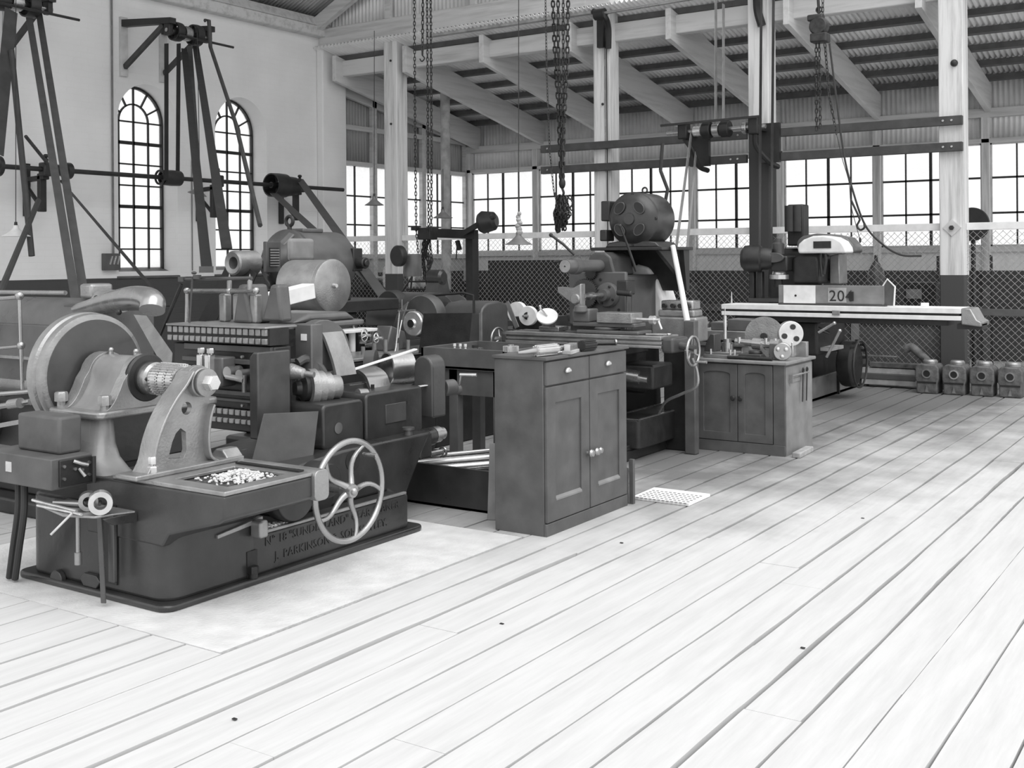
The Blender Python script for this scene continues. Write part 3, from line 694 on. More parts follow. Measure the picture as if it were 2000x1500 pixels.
# tall guide column right of the slide
b=MB(); b.box(5.0,5.10,4.80,4.94,.55,1.26); b.build('guide_column','paint3',g,bev=.008)
MB().box(4.995,5.0,4.84,4.885,1.16,1.2).build('index_label','white',g)
b=MB(); b.prism([(x,z) for x,z in ([(5.1,.95),(5.1,1.25)]+arc(5.22,1.03,.245,100,5,10)+[(5.46,.95)])],'y',4.90,4.98); b.build('belt_guard_face','paint3',g,bev=.006)
near=curve([KX(583,634,5.2),KX(610,635,5.2),KX(628,652,5.2),KX(640,680,5.2),KX(650,710,5.2),KX(656,736,5.2)],4); b=MB()
b.ribbon([(5.29,p.y,p.z) for p in near],(.18,0,0),.02)
b.build('belt_guard','cast',g,smooth=60)
near=curve([KX(672,730,5.5),KX(690,722,5.5),KX(712,735,5.5),KX(722,760,5.5)],4); b=MB()
b.ribbon([(5.6,p.y,p.z) for p in near],(.2,0,0),.02)
b.build('belt_guard','steel',g,smooth=60)
# stepped cone pulley and big pulley with light belt
b=MB(); o=V((4.98,4.82,.875)); d=V((1,-.42,-.03)).normalized()
b.lathe([(0,0),(.115,0),(.118,.045),(.10,.047),(.103,.095),(.088,.097),(.09,.145),(.073,.15),(.073,.20),(.068,.21),(0,.21)],o,d,36); b.build('cone_pulley','cast',g)
MB().lathe([(0,0),(.04,0),(.05,.03),(.08,.05),(.08,.08),(0,.08)],o-d*.08,d,24).build('pulley_hub','dark',g)
b=MB(); b.tube(curve([V((4.94,4.86,1.03)),V((5.0,4.84,1.05)),V((5.08,4.82,1.0)),V((5.12,4.80,.93))],5),.028,10); b.build('feed_housing','paint2',g)
b=MB(); b.lathe([(0,0),(.10,0),(.105,.07),(0,.07)],(5.84,5.1,.93),(0.55,-1,0),32); b.build('drive_pulley','paint3',g)
o2=V((6.02,4.98,.90))
b=MB(); b.lathe([(.108,0),(.12,.004),(.12,.17),(.108,.176),(.108,.15),(.108,0)],o2-V((.11,.0,0)),V((1,-.45,0)),40,cap=False); b.lathe([(0,.09),(.108,.09),(.108,.1),(0,.1)],o2-V((.11,0,0)),V((1,-.45,0)),32); b.build('drive_pulley','steel',g)
b=MB(); b.prism([(4.56,.60),(4.72,.60),(4.72,.93)]+arc(4.64,.93,.08,0,180,8)[1:]+[(4.56,.6)][:0],'x',5.88,6.03); b.build('end_gearbox','paint2',g,bev=.014,seg=3)
b=MB(); b.cyl((6.05,4.60,.78),(6.14,4.58,.78),.055,seg=20).cyl((6.13,4.58,.76),(6.19,4.57,.76),.035,seg=16); b.build('crank_boss','paint3',g,bev=.006)
b=MB(); b.tube([(6.17,4.56,.77),(6.17,4.54,.86)],.007,8).cyl((6.17,4.55,.862),(6.21,4.44,.862),.012,seg=10); b.build('crank_handle','bright',g)
# slim light belt
a1,a2=KX(640,738,5.2),KX(812,682,5.9); b1,b2=KX(668,776,5.25),KX(850,750,5.95)
b=MB(); b.slab(a1,a2,.035,.008,up=(0,0,1)); b.slab(b1,b2,.022,.006,up=(0,0,1)); b.build('drive_belt','white',g)
b=MB(); b.lathe([(0,0),(.10,0),(.11,.02),(.11,.12),(0,.12)],(5.52,5.25,.80),(0.2,-1,0),32); b.build('clutch_drum','steel',g)
b=MB(); b.cyl((5.55,5.0,.80),(5.9,4.95,.80),.03,seg=16).cyl((5.68,4.98,.80),(5.82,4.96,.80),.04,seg=16); b.build('layshaft','steel',g)
b=MB(); b.cyl((5.28,4.68,.81),(5.34,4.66,.81),.04,.035,16); b.build('oil_pot','cast',g)
# top of machine: cover, pipe work, ram bridge
b=MB(); b.prism(rrect(4.95,5.7,4.95,5.75,.08,5),'z',1.22,1.255); b.build('top_cover','paint3',g,bev=.01)
MB().prism([(5.05,1.255),(5.65,1.255),(5.55,1.31),(5.2,1.31)],'y',5.0,5.5).build('top_cover','paint3',g,bev=.03,seg=3)
b=MB(); pA=KX(365,637,4.9); pB=KX(365,568,4.9); pC=KX(500,568,4.9); b.tube([pA,pB,pC],.014,10); b.ball(pB,.022,10).ball(pC,.024,10).ball(KX(448,568,4.9),.022,10); b.build('oil_pipe','steel',g)
b=MB(); pA=KX(370,560,4.8); pB=KX(376,541,4.8); b.tube([KX(367,680,4.75),KX(372,600,4.8),pB],.007,8); b.tube([KX(350,546,4.8),KX(492,543,4.9)],.011,8); b.cyl(KX(355,550,4.8),KX(355,541,4.8),.024).cyl(KX(385,545,4.8),KX(385,537,4.8),.026).ball(KX(379,533,4.8),.018,10,(1,1,.6)); b.box(*[q for q in (KX(400,545,4.8).x-.03,KX(400,545,4.8).x+.03,KX(410,545,4.8).y,KX(396,545,4.8).y,1.575,1.615)]); b.build('control_valve','paint2',g)
b=MB(); b.tube([KX(312,655,4.75),KX(325,625,4.78),KX(355,555,4.8)],.011,8); b.build('shift_lever','dark',g)
b=MB()
for px in (448,488): b.cyl(KX(px,566,4.9),KX(px,548,4.9),.016,seg=12).cyl(KX(px,548,4.9),KX(px,535,4.9),.012,.002,10)
b.build('grease_cup','cast',g)
b=MB(); b.prism([(5.22,1.26),(5.38,1.26),(5.33,1.5),(5.27,1.5)],'x',4.9,5.1); b.prism([(5.0,1.27),(5.18,1.27),(5.10,1.5),(5.03,1.5)],'x',4.95,5.05); b.build('pedestal','paint3',g,bev=.02,seg=3)
b=MB()
for i,(px,w_) in enumerate(((440,.03),(468,.035),(500,.03))):
    p=KX(px,620,4.95); b.box(p.x-.03,p.x+.03,p.y-w_,p.y+w_,1.26,1.44)
b.build('cover_lug','cast',g,bev=.012)
# electrical control box and cables
cb=thing('switch_box','riveted metal control box with a lever, fixed to the end of the gear planing machine','switch box',(3.38,5.1,.56))
MB().box(3.36,3.49,4.92,5.27,.70,.885).build('cover','wood',cb,bev=.015,seg=3)
b=MB(); b.box(3.26,3.49,4.84,5.40,.55,.70); b.build('housing','wood',cb,bev=.006)
MB().box(3.20,3.45,5.4,5.62,.53,.69).build('housing','wood',cb,bev=.01)
MB().box(3.30,3.48,4.828,4.842,.562,.69).build('lever_plate','dark',cb,bev=.003)
for x,z in ((3.32,.6),(3.32,.66),(3.46,.6),(3.46,.66),(3.38,.64),(3.42,.63)): MB().cyl((x,4.83,z),(x,4.818,z),.008,seg=8).build('rivet','steel',cb)
MB().tube([(3.37,4.82,.68),(3.40,4.80,.665),(3.43,4.79,.655)],.009,8).tube([(3.4,4.82,.64),(3.42,4.8,.60)],.008,8).build('lever','steel',cb)
MB().cyl((3.47,4.80,.56),(3.47,4.80,.69),.010,seg=10).build('hinge_rod','dark',cb)
MB().box(3.257,3.262,5.16,5.21,.61,.66).build('rating_plate','bright',cb)
for i in range(2):
    b=MB(); y=5.2+.05*i; b.tube(curve([V((3.34,y-.02,.56)),V((3.33,y-.03,.40)),V((3.36,y+.06,.2)),V((3.40,y+.16,.02))],6),.018,10); b.build('cable','rubber',cb)
# tool shelf bracket on the end face with collars and drills
tr=thing('tool_tray','small iron tray bracketed to the end of the gear planing machine, tools lying on it','tray',(3.45,4.75,.45))
b=MB(); b.prism([(3.48,4.50),(3.485,5.03),(3.30,4.96),(3.24,4.72),(3.30,4.56)],'z',.445,.455); b.build('shelf','cast',tr,bev=.003)
b=MB(); b.prism([(3.31,.445),(3.49,.445),(3.49,.40),(3.36,.41)],'y',4.50,4.52); b.build('bracket','paint',tr)
MB().box(3.42,3.44,4.585,4.63,.11,.44).build('hanging_bar','paint2',tr,bev=.004)
for dx,dy,lab,r in ((3.36,4.60,'shiny split collar at the right end of the small tool tray',.055),(3.38,4.72,'duller collar behind the shiny one on the small tool tray',.045)):
    c=thing('split_collar',lab,'collar',(dx,dy,.455)); z=.457+r
    b=MB(); b.lathe([(r*.55,0),(r,0),(r,.06),(r*.55,.06),(r*.55,0)],(dx,dy,z),V((-.6,-.8,0)),28,cap=False); b.build('ring','bright' if r>.05 else 'steel',c,smooth=30)
    MB().cyl((dx-.01,dy-.01,z),(dx-.05,dy-.06,z),.008,seg=8).build('screw','dark',c)
for k,(a,c,r,lab,nm) in enumerate(((( 3.30,5.05,.478),(3.30,4.70,.463),.008,'long bright rod lying along the small tool tray','rod'),((3.28,4.98,.463),(3.27,4.62,.463),.007,'second thinner rod on the front edge of the small tool tray','rod'),((3.25,4.66,.470),(3.19,4.74,.37),.006,'bright pin poking down over the tray edge','pin'),((3.33,4.92,.475),(3.38,4.78,.475),.014,'short drill chuck piece beside the rods on the tool tray','drill'))):
    o=MB().cyl(a,c,r,seg=10).build('steel_'+nm,'bright' if k!=3 else 'steel'); tag(o,lab,nm)
hk=thing('tap_wrench','socket wrench hanging from the small tool tray','wrench',(3.40,4.87,.2))
MB().cyl((3.42,4.86,.45),(3.42,4.86,.22),.011,seg=10).build('shank','steel',hk); MB().cyl((3.42,4.86,.22),(3.42,4.86,.16),.018,seg=12).build('socket','cast',hk)
hk=thing('pry_bar','two flat steel bars hanging from the tray, reaching nearly to the floor','bar',(3.42,4.67,.1))
P=MB().slab((3.43,4.69,.44),(3.44,4.69,.09),.02,.01,up=(1,0,0)); P.build('bar','steel',hk,bev=.002)
P=MB().slab((3.40,4.665,.44),(3.38,4.61,.02),.035,.008,up=(1,0,0)); P.build('bar','paint2',hk,bev=.003)
# ================================================================ CABINETS, TRAY TABLE, BOXES
# tall cabinet
c=thing('tool_cabinet','tall narrow wooden cabinet with two drawers over two panelled doors, gear cutters on its top','cabinet',(6.16,3.72,0))
x0,x1,y0,y1,H1=5.64,6.66,3.53,3.90,1.065
MB().box(x0,x1,y0+.02,y1,0,H1-.02).build('carcass','wood',c,bev=.004)
MB().box(x0-.012,x1+.012,y0-.012,y1+.012,H1-.02,H1).build('top','wood',c,bev=.004)
MB().box(x0,x1,y0,y0+.02,0,.075).build('plinth','wood',c,bev=.004)
def door(xa,xb,z0,z1,axis='y',knobx=0,kz=.5,dbl=False,arch=False):
    st=.085; d=thing('door',None,None,(0,0,0)); d.parent=c
    return d
for i,(xa,xb) in enumerate(((x0+.01,6.155),(6.165,x1-.01))):
    z0,z1=.08,.885; ff=y0
    st=.1
    o=MB().prism([(xa,z0),(xb,z0),(xb,z1),(xa,z1)],'y',ff,ff+.02,[[(xa+st,z0+.13),(xb-st,z0+.13),(xb-st,z1-.1),(xa+st,z1-.1)]]).build('door','wood',c,bev=.004)
    MB().box(xa+st-.005,xb-st+.005,ff+.012,ff+.019,z0+.125,z1-.095).build('door_panel','wood',o)
    MB().prism([(ff-.002,z0+.13),(ff+.012,z0+.145),(ff+.012,z0+.125),(ff-.002,z0+.12)],'x',xa+st,xb-st).build('moulding','woodlt',o)
    kx=(xb-.03) if i==0 else (xa+.03)
    for dx in (0,.0) : pass
    for q in (-.032 if i==0 else .032,0.012 if i==0 else -.012)[:1]:
        b=MB(); b.lathe([(0,0),(.012,0),(.01,.015),(.022,.02),(.026,.032),(.02,.045),(0,.048)],(kx,ff,.43),(0,-1,0),18); b.build('knob','steel',o)
    b=MB(); b.lathe([(0,0),(.012,0),(.01,.012),(.02,.018),(.022,.03),(.016,.04),(0,.042)],(kx+(.05 if i==0 else .05)-.0,ff,.43+.0),(0,-1,0),18)
    if i==1: b.build('knob','steel',o)
    else: b.bm.free()
    o=MB().box(xa,xb,ff-.0,ff+.02,.895,1.035).build('drawer','wood',c,bev=.004)
    b=MB(); hx=(xa+xb)/2-.02; ar=arc(hx,.955,.032,0,180,8); b.prism(ar,'y',ff-.022,ff); b.build('cup_handle','bright',o,bev=.008,seg=2)
MB().box(x1+.02,x1+.05,y0+.02,y0+.10,.0,.24).build('end_strip','wood',c)
st=tag(MB().slab((5.72+1.0,3.53,.0),(5.72+1.0,3.53,.3),.03,.03,up=(0,1,0)).build('wood_batten','wood'),'short dark batten standing against the right end of the tall cabinet','batten')
# items on tall cabinet
def on_cab(px,py): return KZ(px,py,H1)
ar=thing('cutter_arbor','splined milling arbor with a fluted cutter lying on the tall cabinet','arbor',(6.2,3.75,H1))
pa,pb=KZ(1040,688,H1+.03),KZ(1150,676,H1+.03); d=(pb-pa).normalized(); pa.z=pb.z=H1+.036
b=MB(); b.cyl(pa-d*.14,pa,.008,.018,12).cyl(pa,pa+d*.30,.018,seg=14).cyl(pb,pb+d*.05,.02,.02,14); b.build('shaft','steel',ar)
MB().gear(pa+d*.03,d,.034,.20,12,.008).build('spline','bright',ar,smooth=20)
MB().gear(pb-d*.08,d,.036,.13,16,.006).build('fluted_cutter','dark',ar,smooth=20)
pc=KZ(1115,690,H1); gb=thing('gear_rack','short bright steel gear rack standing on a block on the tall cabinet','gear',pc)
F=Matrix.Translation(pc)@Matrix.Rotation(.25,4,'Z')
MB(F).box(-.09,.09,-.03,.03,0.0,.022).build('block','plank',gb,bev=.003)
b=MB(F)
for i in range(9): b.box(-.08+i*.018,-.07+i*.018,-.02,.02,.022,.06)
b.box(-.082,.082,-.02,.012,.022,.05); b.build('teeth','bright',gb)
pc=KZ(998,687,H1); gc=thing('spur_gear','small bright toothed wheel on the left corner of the tall cabinet','gear',pc)
MB().gear(pc+V((0,0,.001)),Z_,.05,.035,26,.008).build('wheel','bright',gc,smooth=20); MB().cyl(pc+V((0,0,.036)),pc+V((0,0,.045)),.02).build('boss','steel',gc)
sf=thing('milling_arbor','thin dark spindle lying across the back right of the tall cabinet','arbor',(6.5,3.8,H1))
MB().cyl((6.45,3.86,H1+.013),(6.66,3.62,H1+.013),.012,seg=12).cyl((6.5,3.8,H1+.016),(6.56,3.735,H1+.016),.016,seg=12).build('spindle','dark',sf)
MB().lathe([(0,0),(.02,0),(.02,.01),(0,.01)],(6.66,3.62,H1+.02),V((.6,-.6,0)),14).build('collar','steel',sf)
sh=tag(MB().box(6.0,6.3,3.60,3.86,H1,H1+.003).build('paper_sheet','paper'),'pale sheet of paper under the cutters on the tall cabinet','paper')
# board leaning behind the tall cabinet
tag(MB().quad([(5.83,4.09,.0),(5.90,3.93,.0),(5.93,3.93,.48),(5.86,4.09,.48)],.018).build('leaning_board','woodlt',bev=.003),'grey board standing on end between the long box and the tall cabinet','board')
# long floor box with bars
bx=thing('floor_box','long dark open wooden box on the floor holding steel bars','box',(6.2,4.6,0))
b=MB(); X0,X1,Y0,Y1=5.97,6.47,4.10,5.2; b.box(X0,X0+.025,Y0,Y1,0,.275).box(X1-.025,X1,Y0,Y1,0,.275).box(X0,X1,Y0,Y0+.025,0,.275).box(X0,X1,Y1-.025,Y1,0,.275).box(X0,X1,Y0,Y1,0,.02); b.build('shell','paint',bx,bev=.003)
for i,(ya,yb,xa,xb,r,z) in enumerate(((4.75,4.28,6.02,6.40,.028,.20),(4.68,4.20,6.02,6.36,.024,.235),(4.85,4.36,6.04,6.42,.022,.25),(4.9,4.42,6.03,6.44,.016,.285),(4.6,4.16,6.05,6.30,.026,.17),(4.95,4.5,6.05,6.40,.018,.24))):
    o=MB().cyl((xa,ya,z),(xb,yb,z+.04),r,seg=12).build('steel_bar','bright' if i!=3 else 'steel'); tag(o,'round steel bar lying slantwise in the long floor box','bar','steel bars in the long floor box')
# tray table
tt=thing('tray_table','dark wooden table with a deep raised-edge tray top, gears and bottles in it','table',(7.0,5.0,0))
b=MB(); X0,X1,Y0,Y1=6.72,7.45,4.55,5.32
b.box(X0,X1,Y0,Y1,.83,.85); b.build('tray_floor','wood',tt)
for q in ((X0,X0+.025,Y0,Y1),(X1-.025,X1,Y0,Y1),(X0,X1,Y0,Y0+.025),(X0,X1,Y1-.025,Y1)): MB().box(*q,.83,.985).build('tray_side','wood',tt,bev=.003)
MB().box(X0+.03,X0+.05,Y0+.02,Y1-.02,.64,.83).box(X0+.03,X1-.03,Y0+.03,Y0+.05,.64,.83).build('apron','wood',tt)
for x,y in ((X0+.03,Y0+.05),(X0+.03,5.0),(X1-.1,Y0+.05),(X1-.1,Y1-.1)): MB().box(x,x+.07,y,y+.08,0,.83).build('leg','wood',tt,bev=.004)
for i,(px,py) in enumerate(((888,690),(899,689),(909,688))):
    p=KX(px,py,6.9); p.z=.85
    o=thing('small_bottle','small pale bottle standing in the tray of the dark table','bottle',p,group='small bottles in the tray table')
    MB().lathe([(0,0),(.022,0),(.024,.02),(.024,.09),(.01,.11),(.01,.135)],p,Z_,12).build('body','bright',o); MB().cyl(p+V((0,0,.135)),p+V((0,0,.155)),.011,seg=10).build('cap','white',o)
p=KX(928,690,7.0); p.z=.85; MB().lathe([(.028,0),(.055,0),(.055,.13),(.028,.13),(.028,0)],p,Z_,20,cap=False)
o=thing('bevel_gear','toothed steel gear right of the small bottles in the dark table tray','gear',p)
MB().gear(p,Z_,.06,.12,18,.012).build('body','steel',o,smooth=20); MB().cyl(p+V((0,0,.12)),p+V((0,0,.14)),.025).build('boss','dark',o)
# low cabinet
c=thing('tool_cabinet','low wooden two-door cupboard with a vice on top and a rail on its side','cabinet',(9.25,3.68,0))
x0,x1,y0,y1,H2=8.955,9.62,3.285,4.075,.755
MB().box(x0+.02,x1,y0,y1,0,H2).build('carcass','wood',c,bev=.004)
MB().box(x0-.03,x1+.03,y0-.03,y1+.03,H2,H2+.028).build('top','woodlt',c,bev=.008,seg=3)
MB().box(x0-.002,x0+.02,y0,y1,0,.09).box(x0,x0+.02,y0,y0+.10,.09,H2).build('front_frame','wood',c,bev=.003)
MB().box(x0+.02,x1-.0,y0-.003,y0,.0,H2-.02).build('side_panel','woodlt',c)
for i,(ya,yb) in enumerate(((3.70,4.07),(3.39,3.695))):
    z0,z1=.095,.745; st=.065
    hl=[(ya+st,z0+.07),(yb-st,z0+.07),(yb-st,z1-.09)]+[((ya+yb)/2+((yb-ya)/2-st)*math.cos(math.radians(t)),z1-.09+.025*math.sin(math.radians(t))) for t in range(20,161,20)]+[(ya+st,z1-.09)]
    o=MB().prism([(ya,z0),(yb,z0),(yb,z1),(ya,z1)],'x',x0-.004,x0+.016,[hl]).build('door','wood',c,bev=.003)
    MB().box(x0+.008,x0+.014,ya+st-.01,yb-st+.01,z0+.06,z1-.06).build('door_panel','wood',o)
    ky=ya+.03 if i==0 else yb-.03
    MB().lathe([(0,0),(.01,0),(.009,.012),(.019,.018),(.022,.028),(.016,.038),(0,.04)],(x0-.004,ky,.46),(-1,0,0),16).build('knob','dark',o)
b=MB(); b.cyl((x0+.1,y0-.03,.66),(x0+.5,y0-.03,.66),.008,seg=8).box(x0+.09,x0+.11,y0-.035,y0,.6,.67).box(x0+.08,x0+.4,y0-.012,y0,.6,.63); b.build('towel_rail','woodlt',c)
for px,lab in ((.36,'dark spanner hanging nearer the front on the side rail of the low cupboard'),(.46,'longer dark spanner hanging nearest the back on the side rail of the low cupboard')):
    o=thing('spanner',lab,'spanner',(x0+px,y0-.035,.5)); MB().slab((x0+px,y0-.03,.665),(x0+px-.02,y0-.03,.42),.018,.006,up=(0,1,0)).build('handle','dark',o); MB().ring((x0+px,y0-.03,.685),(0,1,0),.018,.006,14,6).build('head','dark',o)
wb_=KZ(1558,884,0); o=tag(MB(Matrix.Translation((9.14,3.20,.0))@Matrix.Rotation(.05,4,'Z')).box(-.19,.19,-.035,.035,.0,.045).build('wood_block','plank',bev=.008),'worn wooden block on the floor against the side of the low cupboard','block')
# board behind low cabinet
tag(MB().quad([(9.30,4.28,.0),(9.30,4.16,.0),(9.33,4.16,.76),(9.33,4.28,.76)],.02).build('leaning_board','wood'),'dark upright board standing behind the left edge of the low cupboard','board')
# items on the low cabinet: vice, dividing head, chuck plate, tool bars
zt=H2+.028
v=thing('machine_vice','cast machine vice with tall screw pin on the left of the low cupboard','vice',(9.15,3.88,zt))
vb=MB(); vb.box(9.02,9.28,3.74,4.04,zt,zt+.03).box(9.05,9.25,3.78,4.03,zt+.03,zt+.05); vb.build('base','cast',v,bev=.006)
MB().prism([(3.95,zt+.05),(4.05,zt+.05),(4.03,zt+.12),(3.99,zt+.2),(3.95,zt+.2)],'x',9.06,9.2).build('back_plate','paint2',v,bev=.006)
b=MB(); b.cyl((9.13,3.86,zt+.05),(9.13,3.86,zt+.13),.05,seg=20).cyl((9.13,3.86,zt+.13),(9.13,3.86,zt+.16),.035,seg=18); b.build('swivel','steel',v)
MB().cyl((9.13,3.88,zt+.14),(9.13,3.88,zt+.36),.014,seg=12).cyl((9.13,3.88,zt+.36),(9.13,3.88,zt+.43),.004,seg=6).build('pin','bright',v)
for y in (3.98,3.80,3.76): MB().cyl((9.05,y,zt+.03),(9.05,y,zt+.075),.01,seg=10).build('stud','bright',v)
dh=thing('dividing_head','dividing head with round jointed body lying along the middle of the low cupboard','dividing head',(9.15,3.6,zt))
b=MB(); b.box(9.03,9.2,3.52,3.72,zt,zt+.045).cyl((9.12,3.60,zt+.045),(9.12,3.60,zt+.07),.06,seg=20); b.build('base','paint2',dh,bev=.006)
MB().cyl((9.12,3.78,zt+.14),(9.12,3.42,zt+.12),.03,seg=16).cyl((9.12,3.62,zt+.13),(9.12,3.54,zt+.125),.05,seg=20).cyl((9.12,3.46,zt+.12),(9.12,3.38,zt+.12),.055,seg=20).build('body','steel',dh)
MB().slab((9.10,3.56,zt+.12),(9.08,3.46,zt+.02),.03,.02,up=(1,0,0)).build('arm','steel',dh)
for y in (3.74,3.5,3.42): MB().cyl((9.1,y,zt+.13),(9.1,y,zt+.18),.014,seg=10).build('lock_screw','bright',dh)
MB().box(9.06,9.2,3.36,3.46,zt+.0,zt+.14).build('tailstock','paint3',dh,bev=.01)
ch=thing('three_jaw_chuck','lobed bright chuck standing on end at the right of the low cupboard','chuck',(9.2,3.35,zt))
b=MB(); b.lathe([(0,0),(.07,0),(.075,.02),(.075,.07),(0,.07)],(9.12,3.36,zt+.075),(-1,-.3,0),20); b.build('body','steel',ch,bev=.006)
for k in range(3): a=k*2.09+.5; MB().ball((9.045,3.34+.04*math.cos(a),zt+.075+.04*math.sin(a)),.02,10).build('jaw','bright',ch)
for xa,ya,xb,yb,lab in ((8.99,3.80,9.0,3.52,'dark round boring bar along the front edge of the low cupboard'),(8.98,3.62,8.98,3.40,'short square tool holder at the front right of the low cupboard')):
    o=MB().cyl((xa,ya,zt+.016),(xb,yb,zt+.016),.015,seg=12).build('boring_bar','dark'); tag(o,lab,'tool')
fp=thing('face_plate','large turned steel disc standing behind the vice on the low cupboard','disc',(9.4,3.66,zt))
b=MB(); b.lathe([(0,0),(.155,0),(.17,.01),(.17,.04),(0,.04)],(9.42,3.63,zt+.175),(-1,-.12,.0),48); b.build('plate','cast',fp)
MB().lathe([(0,0),(.03,0),(.03,.02),(0,.02)],(9.38,3.625,zt+.175),(-1,-.12,0),16).build('centre','dark',fp)
fp=thing('chuck_ring','bright three-holed ring standing behind the chuck on the low cupboard','ring',(9.45,3.42,zt))
b=MB(); b.lathe([(0,0),(.10,0),(.11,.01),(.11,.075),(0,.075)],(9.48,3.44,zt+.20),(-1,-.75,0),36); b.box(9.42,9.52,3.38,3.48,zt,zt+.13); b.build('body','bright',fp,bev=.006)
for k in range(3): a=k*2.09+.3; u,w_,_=basis(V((-1,-.75,0))); c0=V((9.48,3.44,zt+.20))+V((-1,-.75,0)).normalized()*.076; MB().lathe([(0,0),(.024,0),(.024,.01),(0,.01)],c0+(u*math.cos(a)+w_*math.sin(a))*.062,V((-1,-.75,0)),12).build('bolt_hole','dark',fp)
tag(MB().box(9.5,9.56,3.29,3.42,zt,zt+.13).build('steel_block','cast',bev=.004),'plain grey steel block at the back right corner of the low cupboard','block')
# white sheet on the floor
P=thing('floor_mat','pale perforated sheet with rows of small holes lying on the floorboards between the cupboards','mat',(7.0,3.37,0))
MB().quad([KZ(1235,972,.012),KZ(1345,986,.012),KZ(1387,967,.012),KZ(1278,954,.012)],.018).build('sheet','paper',P)
b=MB(); q=[KZ(1235,972,.022),KZ(1345,986,.022),KZ(1387,967,.022),KZ(1278,954,.022)]
for i in range(12):
    for j in range(6):
        s_=(i+.7)/13; t_=(j+.6)/6.8; p=(q[0]*(1-s_)+q[1]*s_)*(1-t_)+(q[3]*(1-s_)+q[2]*s_)*t_; b.box(p.x-.006,p.x+.006,p.y-.009,p.y+.009,.0205,.0225)
b.build('holes','paint3',P)['kind']='stuff'
def boxat(px0,px1,py0,py1,axis,val,depth,mb=None):
    """box whose front face spans the given picks on plane axis=val, extended by depth behind it"""
    K=KX if axis=='x' else KY
    a=K(px0,py1,val); c=K(px1,py0,val); mb=mb or MB()
    if axis=='x': mb.box(val,val+depth,min(a.y,c.y),max(a.y,c.y),min(a.z,c.z),max(a.z,c.z))
    else: mb.box(min(a.x,c.x),max(a.x,c.x),val,val+depth,min(a.z,c.z),max(a.z,c.z))
    return mb
# ================================================================ HORIZONTAL MILLING MACHINE (middle)
m=thing('milling_machine','dark knee-type milling machine between the two cupboards, round motor on a shelf above it','machine',(8.8,4.7,0))
b=MB(); b.prism(rrect(7.98,9.6,4.28,5.3,.05,4),'z',0.0,.09); b.build('base','dark',m,bev=.012)
b=MB(); b.prism([(7.98,4.28),(9.6,4.28),(9.6,5.3),(7.98,5.3)],'z',.09,.13,[[(8.02,4.32),(9.55,4.32),(9.55,5.26),(8.02,5.26)]]); b.build('base_rim','dark',m,bev=.006)
b=MB(); b.prism([(8.55,.1),(9.5,.1),(9.4,.3),(9.35,1.0),(8.72,1.0),(8.68,.3)],'y',4.62,5.12); b.build('column','dark',m,bev=.03,seg=3)
b=MB(); b.box(8.62,9.3,4.58,5.14,.98,1.50); b.build('column_head','paint2',m,bev=.025,seg=3)
b=MB(); b.box(8.575,8.62,4.55,5.12,1.06,1.53); b.build('face_plate','paint3',m,bev=.012)
for y,z in ((4.68,1.42),(4.64,1.33),(4.62,1.2),(4.8,1.46)): MB().cyl((8.572,y,z),(8.58,y,z),.014,seg=10).build('plate_hole','black',m)
b=MB(); b.prism(rrect(8.12,9.17,4.20,4.50,.03,4),'z',.10,.335); b.build('coolant_tank','dark',m,bev=.01)
b=MB(); b.prism([(8.12,4.20),(9.17,4.20),(9.17,4.5),(8.12,4.5)],'z',.335,.345,[[(8.14,4.22),(9.15,4.22),(9.15,4.48),(8.14,4.48)]]); b.build('tank_rim','steel',m)
b=MB(); b.cyl((8.86,4.20,.16),(8.86,4.16,.16),.012,seg=10).tube([(8.86,4.16,.16),(8.90,4.15,.16),(8.92,4.15,.13)],.008,8).cyl((8.86,4.165,.145),(8.86,4.165,.19),.008); b.build('drain_tap','bright',m)
b=MB(); b.prism([(8.05,.62),(8.7,.48),(8.7,.86),(8.05,.86)],'y',4.42,4.98); b.build('knee','dark',m,bev=.02,seg=3)
b=MB(); b.box(8.0,8.5,4.3,5.0,.86,.925); b.build('saddle','dark',m,bev=.01)
b=MB(); b.box(8.18,8.55,4.10,4.42,.58,.78); b.build('feed_box','dark',m,bev=.02,seg=3)
b=MB(); b.cyl((8.2,4.6,.70),(8.2,4.15,.66),.035,seg=16).cyl((8.2,4.38,.69),(8.2,4.22,.675),.06,seg=20); b.build('telescopic_shaft','steel',m)
b=MB(); b.cyl((8.1,4.74,.2),(8.1,4.74,.55),.03,seg=14); b.build('knee_screw','steel',m)
b=MB(); b.tube([(7.98,4.6,.35),(7.98,4.62,.62)],.022,10).tube([(7.98,4.62,.6),(7.99,4.55,.72)],.02,10).box(7.96,8.02,4.58,4.66,.28,.34); b.build('crank_arm','cast',m)
b=MB(); b.cyl((7.98,4.6,.55),(8.0,4.28,.60),.012,seg=10); b.ball((8.0,4.28,.60),.02,10); b.build('feed_lever','bright',m)
MB().box(8.04,8.07,4.36,4.50,.30,.62).build('side_plate','paint3',m,bev=.004)
